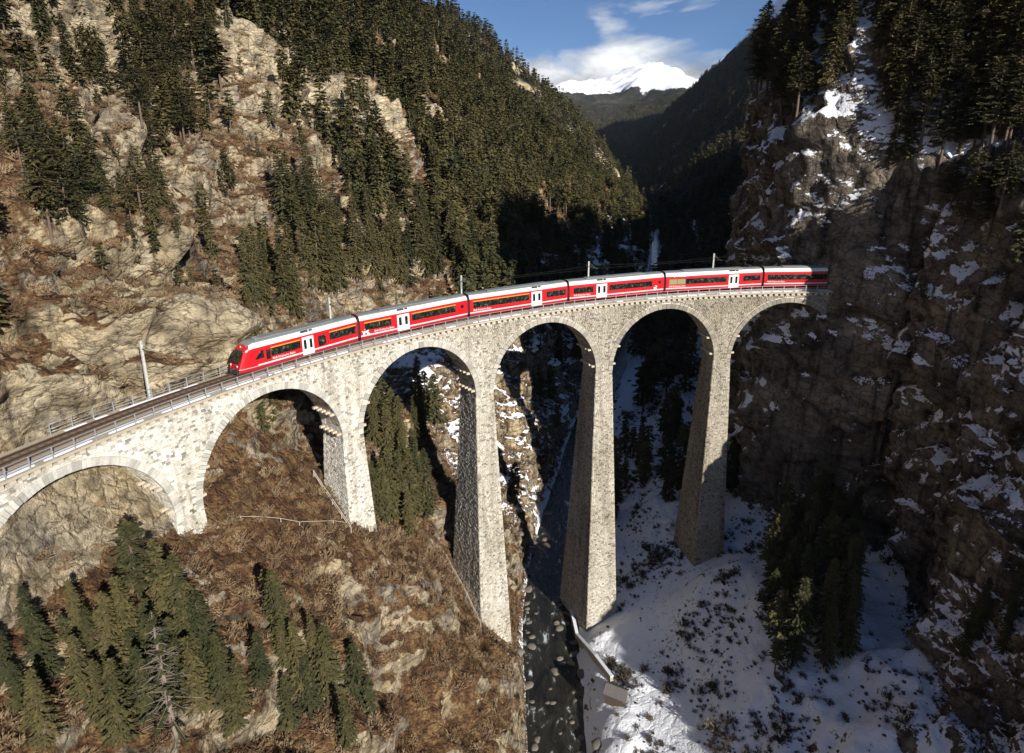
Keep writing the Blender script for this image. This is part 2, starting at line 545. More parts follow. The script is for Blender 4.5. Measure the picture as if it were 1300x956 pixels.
LEFT = {
    -140: gen_left(-140), -60: gen_left(-60),
    15: [(-480, 300), (-310, 215), (-200, 130), (-125, 66), (-88, 30), (-66, 10), (-56, -2.0), (-45.5, -2.6), (-43, -12), (-31, -28), (-15, -45), (-5, -59), (1, -65)],
    45: [(-480, 300), (-310, 215), (-200, 130), (-122, 66), (-86, 31), (-62, 9), (-51, -2.2), (-42.5, -3.4), (-39.5, -13), (-30, -25), (-14, -44), (-3, -59), (1.5, -64.5)],
    64: [(-480, 300), (-310, 215), (-195, 130), (-118, 66), (-82, 32), (-56, 10), (-46.5, 0.0), (-42, -6), (-34.5, -16), (-25, -25), (-12, -43), (-2, -59), (2, -64.3)],
    80: [(-480, 300), (-305, 215), (-190, 130), (-115, 66), (-79, 34), (-52, 11), (-42, 0), (-37, -10), (-29, -18), (-20, -29), (-10, -43), (-1, -59), (2.5, -64.3)],
    100: [(-478, 300), (-300, 215), (-186, 128), (-112, 62), (-78, 31), (-56, 10), (-46, 0), (-39, -10), (-31, -20), (-20, -33), (-10, -47), (-1.5, -59), (2.5, -64.2)],
}
for _y in (125, 160, 200, 250, 300, 360, 430):
    LEFT[_y] = gen_left(_y)
LEFT[500] = gen_left(500, up=6, back=-4)
LEFT[570] = gen_left(570, up=-25, back=35)
LEFT[720] = gen_left(720, up=-30, back=45)
RIGHT = {
    -140: [(4.5, -67), (15, -66), (40, -62), (70, -54), (100, -40), (130, -22), (160, 0), (190, 25), (240, 60), (330, 110), (450, 170)],
    -60: [(8, -66), (16, -65), (40, -59), (66, -50), (92, -36), (112, -20), (124, -8), (140, 5), (185, 42), (280, 110), (420, 190)],
    15: [(9, -65.2), (16, -62.5), (36, -56), (58, -45), (69, -30), (77, -20), (84, -13.5), (93, 0), (124, 32), (220, 84), (360, 105)],
    50: [(10, -64.6), (16, -61.8), (30, -57), (42, -50.5), (55, -44.5), (64, -32), (70, -20), (77, -10), (108, 18), (205, 84), (345, 105)],
    68: [(10.5, -64.4), (16.5, -61.5), (28, -57), (40, -50), (57.5, -44), (63, -31), (67, -18), (71, -8), (101, 21), (200, 84), (340, 105)],
    88: [(11, -64.3), (17, -61.5), (28, -57), (42, -50), (64.5, -44), (68, -25), (70.5, -5), (74, 14), (100, 41.0), (196, 84), (335, 105)],
    104: [(11.5, -64.2), (18, -61.6), (28, -57), (42, -50.5), (67, -45), (68.5, -22), (69.5, 0), (72, 21), (98, 49), (192, 84), (330, 105)],
    114: [(11.5, -64.2), (18, -61.8), (28, -57), (40, -51), (54.5, -45), (55, -22), (55.5, 2), (58.0, 25), (86, 52.0), (186, 84), (326, 105)],
    124: [(12.5, -64.0), (19, -61.8), (27, -58), (37, -53), (50.5, -46), (51.5, -22), (52.5, 4), (55, 29), (80, 57.0), (178, 88), (322, 105)],
    136: [(15.5, -63.8), (21, -61.8), (28, -58), (36, -54), (52.5, -49), (53.5, -22), (54.0, 5), (55.5, 33), (78, 58), (170, 84), (318, 106)],
    152: [(19.5, -63.5), (25, -61.5), (31, -58), (37, -55), (54.5, -50), (56, -22), (56.5, 8), (57.5, 36), (80, 60), (172, 84), (320, 106)],
    170: [(23.5, -63.2), (30, -61), (37, -57.5), (46, -54), (59, -49), (62, -24), (64, 4), (67, 28), (92, 50), (186, 82), (330, 106)],
    195: [(29, -62.8), (36, -60.5), (45, -56), (54, -51), (64, -45), (72, -29), (80, -12), (90, 5), (118, 31.1), (212, 84), (350, 106)],
}
for _y in (240, 300, 360, 430, 500, 570, 720):
    RIGHT[_y] = gen_right(_y)


def hermite(xs, ys, xq):
    """monotone-ish cubic through stations"""
    xs = np.asarray(xs, float); ys = np.asarray(ys, float)
    d = np.diff(ys, axis=0) / np.diff(xs)[:, None]
    m = np.zeros_like(ys)
    m[0], m[-1] = d[0], d[-1]
    h = np.diff(xs)[:, None]
    mid = (d[:-1] * h[1:] + d[1:] * h[:-1]) / (h[1:] + h[:-1])
    same = (d[:-1] * d[1:]) > 0
    m[1:-1] = np.where(same, np.sign(mid) * np.minimum(np.abs(mid), 3 * np.minimum(np.abs(d[:-1]), np.abs(d[1:]))), 0)
    i = np.clip(np.searchsorted(xs, xq) - 1, 0, len(xs) - 2)
    t = ((xq - xs[i]) / (xs[i + 1] - xs[i]))[:, None]
    hh = (xs[i + 1] - xs[i])[:, None]
    return ((2 * t ** 3 - 3 * t ** 2 + 1) * ys[i] + (t ** 3 - 2 * t ** 2 + t) * hh * m[i] + (-2 * t ** 3 + 3 * t ** 2) * ys[i + 1] + (t ** 3 - t ** 2) * hh * m[i + 1])


yq = [-140.0]
while yq[-1] < 720:
    Y = yq[-1]
    if Y < -20: st = 6.0
    elif Y < 25: st = 2.0
    elif Y < 165: st = 0.62
    elif Y < 240: st = 0.62 + (Y - 165) / 75 * 0.9
    else: st = 1.5 + (Y - 240) / 480 * 4.0
    yq.append(Y + st)
yq = np.array(yq)
LK = sorted(LEFT); RK = sorted(RIGHT)
LN = hermite(LK, np.array([np.array(LEFT[k]).ravel() for k in LK]), yq).reshape(len(yq), 13, 2)
RN = hermite(RK, np.array([np.array(RIGHT[k]).ravel() for k in RK]), yq).reshape(len(yq), 11, 2)
lcount = [14, 22, 52, 66, 60, 40, 26, 24, 22, 24, 26, 24]      # subdivisions between nodes
mcount = [10]
rcount = [8, 16, 24, 30, 44, 44, 42, 50, 56, 22, 12]
nodes = np.concatenate([LN, RN], axis=1)
counts = lcount + mcount + rcount[:10]
cols_, kidx = [], []
for k, n in enumerate(counts):
    a, b = nodes[:, k], nodes[:, k + 1]
    for j in range(n):
        cols_.append(a + (b - a) * (j / n)); kidx.append(k + j / n)
cols_.append(nodes[:, -1]); kidx.append(float(len(counts)))
XZ = np.stack(cols_, 1)
kidx = np.array(kidx)
for it in range(4):
    XZ[:, 1:-1] = 0.5 * XZ[:, 1:-1] + 0.25 * (XZ[:, :-2] + XZ[:, 2:])
nr, nc = XZ.shape[:2]
TP = np.empty((nr, nc, 3))
TP[..., 0] = XZ[..., 0]; TP[..., 1] = yq[:, None]; TP[..., 2] = XZ[..., 1]


def grid_normals(P):
    du = np.gradient(P, axis=1); dv = np.gradient(P, axis=0)
    n = np.cross(du, dv)
    return n / (np.linalg.norm(n, axis=-1, keepdims=True) + 1e-9)


Nb = grid_normals(TP)
P0 = TP.reshape(-1, 3); n0 = Nb.reshape(-1, 3)
KX = np.broadcast_to(kidx, (nr, nc)).reshape(-1)
# distance to the line of the track (approach and viaduct)
ss = np.linspace(-110, 150, 261)
tr = Vn(ss, 0.0, -0.0)
dtr = np.full(len(P0), 1e9); ztr = np.zeros(len(P0)); str_ = np.zeros(len(P0))
for s_, q in zip(ss, tr):
    d = (P0[:, 0] - q[0]) ** 2 + (P0[:, 1] - q[1]) ** 2
    w = d < dtr
    dtr[w] = d[w]; ztr[w] = q[2]; str_[w] = s_
dtr = np.sqrt(dtr)
steep = 1 - np.clip(n0[:, 2], 0, 1)
leftside = KX < 11.5
rside = KX > 13
floor_w = sstep(10.3, 11.6, KX) * (1 - sstep(14.2, 16.5, KX))            # river bed
talus = sstep(14, 15, KX) * (1 - sstep(16.4, 17.2, KX))
wall = sstep(16.8, 17.4, KX) * (1 - sstep(19.8, 21.0, KX))
rough = 1.0 - 0.75 * floor_w - 0.42 * talus
rough *= 1 - 0.85 * sstep(11.2, 11.8, KX) * (1 - sstep(13.0, 13.6, KX))
rough *= np.where((str_ < 24) & leftside, sstep(2.5, 9.0, dtr), 1.0)
rough *= 0.35 + 0.65 * sstep(0, 9, np.where(str_ > 20, dtr, 99))
hill = sstep(1.0, 8.5, 8.5 - KX + 1)                                      # upper western slope
big = fbm(P0, 1 / 46.0, 3) * 7.5
rid = fbm(P0 * [1, 1, .8], 1 / 21.0, 3, ridged=True, off=4.2) * 4.2
mid = fbm(P0, 1 / 8.5, 3, off=9.1) * 1.8
cr_ = fbm(P0 * [1.0, 1.0, 0.55], 1 / 4.2, 3, ridged=True, off=2.2) * 1.35
fine = fbm(P0, 1 / 1.6, 2, off=5.5) * 0.40
# bedding: ledges dipping across the slope
bed = P0[:, 2] * 0.9 + P0[:, 1] * 0.22 + P0[:, 0] * 0.12 + fbm(P0, 1 / 18.0, 3, off=31.0) * 9.0
ph = bed / 9.5
saw = (ph - np.floor(ph))
lam = sstep(-0.25, 0.35, fbm(P0, 1 / 30.0, 3, off=61.0))
ledge = (sstep(0.0, 0.22, saw) - saw) * 4.2 * lam
far_amp = 1 + sstep(180, 500, P0[:, 1]) * 0.7
upw = 1 - sstep(8.0, 11.0, KX) * leftside - 0.0
# bare crags on the west side: (x, y, z, radius)
CRAGS = [(-71, 187, 40, 24), (-66, 176, 58, 18), (-57, 213, 36, 20), (-88, 140, 46, 15), (-41, 77, 4, 11), (-60, 95, 24, 12), (-47, 250, 40, 18), (-30, 300, 50, 22), (-42, 60, -6, 9), (-95, 150, 70, 18), (-78, 160, 52, 12), (-50, 225, 55, 16), (-62, 120, 24, 9)]
crag = np.zeros(len(P0))
for (cx_, cy_, cz_, cr0) in CRAGS:
    crag = np.maximum(crag, np.exp(-(((P0 - [cx_, cy_, cz_]) ** 2).sum(1)) / cr0 ** 2))
disp = (big * (0.3 + 0.7 * (1 - wall)) + rid * (0.3 + 0.7 * (1 - wall)) + mid + cr_ * (1 + 0.5 * wall)) * far_amp * rough + fine * np.minimum(rough, 1) + ledge * rough * np.where(rside, 0.9, 0.9)
# vertical fluting of the east wall
flute = fbm(P0 * [1, 1, 0.12], 1 / 6.0, 4, ridged=True, off=13.0) * 2.3
disp += flute * np.maximum(wall, crag * 1.2) * rough
disp += crag * rough * (2.5 + 1.5 * ledge)
bl1, ck1 = blocks(P0, (1 / 7.0, 1 / 7.0, 1 / 9.5), 3.3)
bl2, ck2 = blocks(P0, (1 / 2.6, 1 / 2.6, 1 / 3.4), 8.1)
rocky = np.clip(0.30 + 0.9 * np.maximum(wall * 0.45, crag) + 0.35 * sstep(0.0, 0.3, fbm(P0, 1 / 24.0, 3, off=71.0)), 0, 1.3)
disp += (bl1 * 2.0 + bl2 * 0.75) * rocky * rough * np.where(P0[:, 1] < 260, 1, 0.5)
# keep the ground clear of bridge and line
disp = np.where((dtr < 9) & (str_ > 20) & (str_ < 128) & (disp > 0), disp * 0.35, disp)
P1 = P0 + n0 * disp[:, None]
near_line = (str_ < 26) & leftside
lim = ztr - 0.95 + np.clip(dtr - 3.2, 0, None) * 1.3
P1[:, 2] = np.where(near_line, np.minimum(P1[:, 2], lim), P1[:, 2])
keep_up = near_line & (str_ < 3) & (dtr < 3.6)
P1[:, 2] = np.where(keep_up, np.maximum(P1[:, 2], ztr - 1.05), P1[:, 2])
TD = P1.reshape(nr, nc, 3)
Nd = grid_normals(TD); nd = Nd.reshape(-1, 3)
nz = nd[:, 2]
# what covers the ground
patch = fbm(P0, 1 / 13.0, 4, off=77.0)
patch2 = fbm(P0, 1 / 5.0, 3, off=55.0)
grass = sstep(0.42, 0.68, nz + 0.22 * patch) * 0.75 + 0.14 * patch2 + 0.40 - 0.95 * crag
grass = np.where(rside, grass * 0.55, grass)
grass += 0.20 * leftside * sstep(2, 8, P0[:, 2]) * sstep(48, 34, P0[:, 2]) * sstep(122, 100, P0[:, 1]) * (1 - crag)
# snow lies where the winter sun does not reach: the floor, the eastern bank and the gullies behind the bridge
shade = sstep(-22, 6, P0[:, 0] - river_x(P0[:, 1])) * 0.55 + 0.45 * sstep(11, 12.5, KX)
shade = np.maximum(shade, sstep(140, 200, P0[:, 1]) * sstep(-75, -25, P0[:, 0] - river_x(P0[:, 1])) * 0.55)
deep = sstep(104, 128, P0[:, 1]) * sstep(-8, -24, P0[:, 2]) * sstep(-95, -40, P0[:, 0] - river_x(P0[:, 1]))
shade = np.maximum(shade, deep * 0.92)
snow = shade * (sstep(0.30, 0.72, nz + 0.30 * patch + 0.12 * patch2) * 0.95) - 0.10
snow = np.where(rside & (KX > 16.6), shade * (sstep(0.12, 0.62, nz + 0.34 * patch + 0.16 * patch2)) * 0.92 - 0.08, snow)
snow += 0.35 * talus * sstep(0.2, 0.6, nz)
# sunlit west bank in front of the bridge keeps only scraps
snow = np.where((P0[:, 1] < 98) & (P0[:, 0] < river_x(P0[:, 1]) - 3), np.minimum(snow, 0.33 + 0.35 * patch2 + 0.45 * sstep(-13, -6, P0[:, 0] - river_x(P0[:, 1])) * sstep(60, 75, P0[:, 1])), snow)
snow = np.where(~rside & (P0[:, 2] > -12), np.minimum(snow, 0.30), snow)
streak = sstep(0.75, 0.35, nz)
lowwall = sstep(16.7, 17.0, KX) * (1 - sstep(18.6, 19.8, KX)) * (P0[:, 1] < 140)
ledgy = np.where(rside, (3.8 - 1.2 * lowwall) * sstep(-0.12 + 0.14 * lowwall, 0.25 + 0.10 * lowwall, patch), 1.2) * shade * sstep(0.75, 0.35, nz)
snow = np.where(rside & (KX > 16.8), snow - (0.16 + 0.12 * lowwall) * sstep(0.14, -0.25, patch), snow)
snow = snow - 0.20 * lowwall * sstep(120, 105, P0[:, 1])
open_c = np.exp(-(((P0[:, 0] - 53) / 12) ** 2 + ((P0[:, 1] - 86) / 24) ** 2))
snow = np.where(rside & (KX < 16.9), snow - talus * (1 - open_c) * (0.50 - 0.22 * patch2), snow)
crackv = np.clip(np.minimum(ck1, 0.35 + 0.65 * ck2), 0, 1)
shaderock = sstep(12.5, 15.0, KX) * 0.95  # how much of the east side's shade goes into the rock colour
shaderock = np.where(rside & (KX > 20.2), 0.7, shaderock)
ii = np.arange(nr * nc).reshape(nr, nc)
tf = np.stack([ii[:-1, :-1], ii[:-1, 1:], ii[1:, 1:], ii[1:, :-1]], -1).reshape(-1, 4)
me = mesh_np('gorge_terrain', P1, tf, M_terrain, smooth=True,
             attrs={'grass': ('POINT', grass), 'snow': ('POINT', snow), 'streak': ('POINT', streak), 'shaderock': ('POINT', shaderock), 'ledgy': ('POINT', ledgy), 'crack': ('POINT', crackv), 'pale': ('POINT', np.clip(crag * 1.6, 0, 0.9))})
terrain = link(bpy.data.objects.new('terrain', me))
tag(terrain, 'rocky gorge sides with dry grass on the sunny slope and snow in shade', 'terrain', kind='structure')
T_BVH = BVHTree.FromPolygons([tuple(p) for p in P1], [tuple(q) for q in tf.tolist()])

# ------------------------------------------------------------------ masonry materials
def stone_material():
    """squared limestone blocks; each block carries its own tone"""
    m, nn, ll, b = new_mat('limestone_blocks')
    at = N(nn, 'ShaderNodeAttribute', attribute_name='tone')
    r = ramp(nn, [(0.0, (0.20, 0.19, 0.17)), (0.12, (0.32, 0.305, 0.275)), (0.45, (0.47, 0.45, 0.405)), (0.8, (0.60, 0.575, 0.52)), (1.0, (0.70, 0.68, 0.63))])
    ll.new(at.outputs['Fac'], r.inputs[0])
    geo = N(nn, 'ShaderNodeNewGeometry')
    n1 = N(nn, 'ShaderNodeTexNoise', Scale=3.0, Detail=7.0, Roughness=0.7)
    ll.new(geo.outputs['Position'], n1.inputs['Vector'])
    r1 = ramp(nn, [(0.3, (0.62, 0.60, 0.56)), (0.55, (1, 1, 1)), (0.75, (1.08, 1.05, 1.0))])
    ll.new(n1.outputs['Fac'], r1.inputs[0])
    mx = N(nn, 'ShaderNodeMix', data_type='RGBA', blend_type='MULTIPLY'); mx.inputs['Factor'].default_value = 0.8
    ll.new(r.outputs[0], mx.inputs['A']); ll.new(r1.outputs[0], mx.inputs['B'])
    # browner eastwards; whiter westwards, with overexposed sunlight partly painted into the stone colour
    n2 = N(nn, 'ShaderNodeTexNoise', Scale=0.12, Detail=4.0, Roughness=0.6)
    ll.new(geo.outputs['Position'], n2.inputs['Vector'])
    r2 = ramp(nn, [(0.35, (0.80, 0.77, 0.72)), (0.6, (1, 1, 1))])
    ll.new(n2.outputs['Fac'], r2.inputs[0])
    mx2 = N(nn, 'ShaderNodeMix', data_type='RGBA', blend_type='MULTIPLY'); mx2.inputs['Factor'].default_value = 1.0
    ll.new(mx.outputs['Result'], mx2.inputs['A']); ll.new(r2.outputs[0], mx2.inputs['B'])
    mps = N(nn, 'ShaderNodeMapping'); mps.inputs['Scale'].default_value = (0.75, 0.75, 0.045)
    ll.new(geo.outputs['Position'], mps.inputs['Vector'])
    ns_ = N(nn, 'ShaderNodeTexNoise', Scale=1.0, Detail=5.0, Roughness=0.6); ll.new(mps.outputs[0], ns_.inputs['Vector'])
    rs_ = ramp(nn, [(0.36, (0.60, 0.58, 0.55)), (0.50, (1, 1, 1)), (0.66, (1.06, 1.06, 1.06))]); ll.new(ns_.outputs['Fac'], rs_.inputs[0])
    mxs = N(nn, 'ShaderNodeMix', data_type='RGBA', blend_type='MULTIPLY'); mxs.inputs['Factor'].default_value = 0.8
    ll.new(mx2.outputs['Result'], mxs.inputs['A']); ll.new(rs_.outputs[0], mxs.inputs['B']); mx2 = mxs
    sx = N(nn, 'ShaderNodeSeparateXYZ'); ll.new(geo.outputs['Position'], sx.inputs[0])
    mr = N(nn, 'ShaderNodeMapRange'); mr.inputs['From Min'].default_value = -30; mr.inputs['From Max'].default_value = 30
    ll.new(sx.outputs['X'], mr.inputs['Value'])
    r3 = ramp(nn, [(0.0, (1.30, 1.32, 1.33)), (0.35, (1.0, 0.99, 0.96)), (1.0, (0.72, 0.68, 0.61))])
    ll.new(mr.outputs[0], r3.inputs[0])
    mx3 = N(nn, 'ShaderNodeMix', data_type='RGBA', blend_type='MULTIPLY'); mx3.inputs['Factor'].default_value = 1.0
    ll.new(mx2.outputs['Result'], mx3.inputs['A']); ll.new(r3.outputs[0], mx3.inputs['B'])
    ll.new(mx3.outputs['Result'], b.inputs['Base Color'])
    b.inputs['Roughness'].default_value = 0.9
    b.inputs['Specular IOR Level'].default_value = 0.2
    n3 = N(nn, 'ShaderNodeTexNoise', Scale=9.0, Detail=5.0, Roughness=0.65)
    ll.new(geo.outputs['Position'], n3.inputs['Vector'])
    bp = N(nn, 'ShaderNodeBump', Strength=0.7, Distance=0.08)
    ll.new(n3.outputs['Fac'], bp.inputs['Height']); ll.new(bp.outputs[0], b.inputs['Normal'])
    return m


def voussoir_material():
    m, nn, ll, b = new_mat('voussoir_stone')
    oi = N(nn, 'ShaderNodeObjectInfo')
    r = ramp(nn, [(0.0, (0.27, 0.26, 0.23)), (0.3, (0.36, 0.345, 0.305)), (0.7, (0.42, 0.40, 0.36)), (1.0, (0.50, 0.48, 0.435))])
    ll.new(oi.outputs['Random'], r.inputs[0])
    geo = N(nn, 'ShaderNodeNewGeometry')
    n1 = N(nn, 'ShaderNodeTexNoise', Scale=4.0, Detail=7.0, Roughness=0.7)
    ll.new(geo.outputs['Position'], n1.inputs['Vector'])
    r1 = ramp(nn, [(0.3, (0.65, 0.63, 0.6)), (0.6, (1, 1, 1))])
    ll.new(n1.outputs['Fac'], r1.inputs[0])
    mx = N(nn, 'ShaderNodeMix', data_type='RGBA', blend_type='MULTIPLY'); mx.inputs['Factor'].default_value = 0.8
    ll.new(r.outputs[0], mx.inputs['A']); ll.new(r1.outputs[0], mx.inputs['B'])
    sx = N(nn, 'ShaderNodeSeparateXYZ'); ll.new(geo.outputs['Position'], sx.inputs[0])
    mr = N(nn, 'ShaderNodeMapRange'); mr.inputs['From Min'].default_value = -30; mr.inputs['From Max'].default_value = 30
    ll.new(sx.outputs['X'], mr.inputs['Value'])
    r3 = ramp(nn, [(0.0, (1.22, 1.24, 1.25)), (0.35, (1.0, 0.99, 0.96)), (1.0, (0.72, 0.68, 0.61))])  # paler west end carries some of the strong sunlight in its colour
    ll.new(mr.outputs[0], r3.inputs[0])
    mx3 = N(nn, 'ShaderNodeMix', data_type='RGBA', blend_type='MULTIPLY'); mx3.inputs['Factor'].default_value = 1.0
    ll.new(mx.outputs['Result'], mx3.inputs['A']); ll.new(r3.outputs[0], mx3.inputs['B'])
    ll.new(mx3.outputs['Result'], b.inputs['Base Color'])
    b.inputs['Roughness'].default_value = 0.9
    n3 = N(nn, 'ShaderNodeTexNoise', Scale=9.0, Detail=5.0)
    ll.new(geo.outputs['Position'], n3.inputs['Vector'])
    bp = N(nn, 'ShaderNodeBump', Strength=0.6, Distance=0.06)
    ll.new(n3.outputs['Fac'], bp.inputs['Height']); ll.new(bp.outputs[0], b.inputs['Normal'])
    return m


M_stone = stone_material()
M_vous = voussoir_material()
M_mortar = simple('lime_mortar', (0.50, 0.48, 0.43), 0.95, var=0.2, scale=1.2, bump=0.5, bscale=6)
M_coping = simple('coping_limestone', (0.38, 0.33, 0.255), 0.9, var=0.25, scale=1.3, bump=0.4, bscale=8)
M_corbel = simple('corbel_limestone', (0.44, 0.40, 0.32), 0.9, var=0.25, scale=1.3)

# ------------------------------------------------------------------ viaduct
PITCH, ARCH_R, ZC, HW = 23.36, 10.05, -2.556, 2.38
ZS = ZC - ARCH_R                                  # springing level
BT, BF = 0.0345, 0.0634                           # batter along and across
RING = 0.80
TOPZ = -1.30                                      # underside of the corbel band
pier_s = [69 + (i - 3) * PITCH for i in range(1, 6)]
arch_s = [69 + (i - 3.5) * PITCH for i in range(1, 7)]
S0, S1 = arch_s[0] - PITCH / 2, arch_s[-1] + PITCH / 2
pier_base = [-24.0, -36.0, -63.5, -65.0, -60.0]
viaduct = empty('railway_viaduct', V(69, 0, -62))
tag(viaduct, 'tall curved limestone viaduct of six round arches carrying the red train over the gorge', 'viaduct')
bpy.context.view_layer.update()
VINV = viaduct.matrix_world.inverted()


def put(o, parent):
    """parent without moving: children of an unrotated empty"""
    o.parent = parent
    o.matrix_parent_inverse = VINV if parent is viaduct else parent.matrix_world.inverted()
    return o


def arch_bottom(s):
    """underside of the spandrel wall at s"""
    for c in arch_s:
        if abs(s - c) < ARCH_R:
            return ZS + math.sqrt(max(0.0, ARCH_R ** 2 - (s - c) ** 2))
    return ZS


# core: curved body with the barrel vaults cut out
def core_body():
    mb = MB()
    xs = [S0 - 30]
    x = S0 - 30
    while x < S0: xs.append(x); x += 1.5
    for c in arch_s:
        xs += list(c - ARCH_R * np.cos(np.linspace(0, PI, 49)))
    xs += [S1 + 2]
    xs = sorted(set(round(v, 4) for v in xs))
    for i in range(len(xs) - 1):
        a, b_ = xs[i], xs[i + 1]
        if b_ - a < 1e-4: continue
        m = 0.5 * (a + b_)
        za, zb = (arch_bottom(a), arch_bottom(b_))
        if a < S0 - 0.01: za = zb = -6.0
        ia, ib = HW - 0.07, HW - 0.07
        q = [V(a, HW - .07, za), V(b_, HW - .07, zb), V(b_, HW - .07, TOPZ), V(a, HW - .07, TOPZ),
             V(a, -HW + .07, za), V(b_, -HW + .07, zb), V(b_, -HW + .07, TOPZ), V(a, -HW + .07, TOPZ)]
        mb.add(q, [(0, 1, 2, 3), (5, 4, 7, 6), (4, 5, 1, 0), (3, 2, 6, 7)])
        # recessed wall behind the corbels and the trough carrying the ballast
        q = [V(a, HW - .45, TOPZ), V(b_, HW - .45, TOPZ), V(b_, HW - .45, -.86), V(a, HW - .45, -.86),
             V(a, -HW + .45, TOPZ), V(b_, -HW + .45, TOPZ), V(b_, -HW + .45, -.86), V(a, -HW + .45, -.86)]
        mb.add(q, [(0, 1, 2, 3), (5, 4, 7, 6), (3, 2, 6, 7)])
    o = mb.build('spandrel_wall', M_mortar)
    return put(o, viaduct)


core_body()


def pier_half(z):
    t = PITCH / 2 - ARCH_R + BT * max(0, ZS - z)
    w = HW + BF * max(0, ZS - z)
    return t, w


class Stones:
    """courses of squared blocks laid on a surface; map(a, b, h) gives the point at height h above it"""

    def __init__(self):
        self.v, self.f, self.t = [], [], []

    def block(self, mp, a0, a1, b0, b1, proud, tone):
        if a1 - a0 < 0.08: return
        g = 0.016
        e = 0.03
        n = len(self.v)
        j = [rnd.uniform(-.02, .02) for _ in range(8)]
        for (a, b) in ((a0 + g, b0 + g), (a1 - g, b0 + g), (a1 - g, b1 - g), (a0 + g, b1 - g)):
            self.v.append(mp(a, b, -0.06))
        for k, (a, b) in enumerate(((a0 + g + e, b0 + g + e), (a1 - g - e, b0 + g + e), (a1 - g - e, b1 - g - e), (a0 + g + e, b1 - g - e))):
            self.v.append(mp(a + j[k], b + j[k + 4] * .5, proud * rnd.uniform(.75, 1.25)))
        self.f += [(n + 4, n + 5, n + 6, n + 7), (n, n + 1, n + 5, n + 4), (n + 1, n + 2, n + 6, n + 5), (n + 2, n + 3, n + 7, n + 6), (n + 3, n, n + 4, n + 7)]
        self.t += [tone] * 5

    def course(self, mp, a0, a1, b0, b1, w=(0.28, 0.58)):
        if a1 - a0 < 0.25: return
        a = a0
        while a < a1 - 0.01:
            d = rnd.uniform(*w)
            if a1 - (a + d) < 0.32: d = a1 - a
            t = rnd.random()
            tone = 1.6 * t if t < 0.11 else min(1, max(0, rnd.gauss(0.66, 0.20)))
            self.block(mp, a, min(a + d, a1), b0, b1, rnd.uniform(0.025, 0.085), tone)
            a += d

    def build(self, name, parent, label=None):
        # faces outwards whatever the direction of the mapping
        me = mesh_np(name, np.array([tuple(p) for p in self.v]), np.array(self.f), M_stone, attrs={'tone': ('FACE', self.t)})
        o = bpy.data.objects.new(name, me)
        col.objects.link(o)
        put(o, parent)
        o['kind'] = 'stuff'
        return o


def courses(z0, z1, h=(0.22, 0.33)):
    out = []
    z = z0
    while z > z1 + 0.01:
        d = rnd.uniform(*h)
        if z - d < z1 + 0.2: d = z - z1
        out.append((z - d, z)); z -= d
    return out


def face_map(side):
    def mp(a, b, h):
        return V(a, side * (HW + h - 0.0), b)
    return mp


# spandrel faces, inner (towards the camera) and outer
for side in (1, -1):
    st = Stones()
    mp = face_map(side)
    for (b0, b1) in courses(TOPZ, ZS):
        allowed = []
        cur = S0 - 20 if b1 > -7 else S0 + 0.3
        for c in arch_s:
            r = ARCH_R + RING
            zz = (b0 - ZS)
            half = math.sqrt(max(0.0, r * r - zz * zz))
            lo, hi = c - half, c + half
            if zz >= r: continue
            if lo > cur: allowed.append((cur, lo))
            cur = max(cur, hi)
        allowed.append((cur, S1 + 2))
        for (a0, a1) in allowed:
            st.course(mp, a0, a1, b0, b1)
    st.build('stone_facing', viaduct)

# vault soffits
for c in arch_s:
    st = Stones()

    def mp(a, b, h, c=c):
        # a runs across the bridge, b is the angle along the vault times the radius
        t = b / ARCH_R
        r = ARCH_R - h * 0.6
        return V(c - r * math.cos(t), a, ZS + r * math.sin(t))
    nseg = 66
    for k in range(nseg):
        b0, b1 = ARCH_R * PI * k / nseg, ARCH_R * PI * (k + 1) / nseg
        st.course(mp, -HW + .1, HW - .1, b0, b1, (0.5, 1.2))
    st.build('vault_lining', viaduct)

# piers
for k, s in enumerate(pier_s):
    zb = pier_base[k]
    mb = MB()
    zz = [ZS + 0.02, ZS - (ZS - zb) * .5, zb]
    ring_ = []
    for z in zz:
        t, w = pier_half(z)
        t -= .06; w -= .06
        ring_.append([V(s - t, w, z), V(s + t, w, z), V(s + t, -w, z), V(s - t, -w, z)])
    v = [p for r in ring_ for p in r]
    fs = []
    for i in range(2):
        for j in range(4):
            fs.append((i * 4 + j, (i + 1) * 4 + j, (i + 1) * 4 + (j + 1) % 4, i * 4 + (j + 1) % 4))
    fs.append((8, 9, 10, 11)[::-1])
    mb.add(v, fs)
    pier = put(mb.build('pier', M_mortar), viaduct)
    st = Stones()
    for side in (1, -1):
        def mpf(a, b, h, s=s, side=side):
            t, w = pier_half(b)
            return V(s + a, side * (w + h), b)

        def mps(a, b, h, s=s, side=side):
            t, w = pier_half(b)
            return V(s + side * (t + h), a, b)
        for (b0, b1) in courses(ZS, zb):
            t, w = pier_half(0.5 * (b0 + b1))
            st.course(mpf, -t, t, b0, b1, (0.28, 0.56))
            st.course(mps, -w, w, b0, b1, (0.28, 0.56))
    o = st.build('stone_facing', pier)

# arch rings: every voussoir on the near face, and on the far face as one ring each


NVS = [76, 76, 40, 40, 40, 40]                    # narrow stones in the two western rings


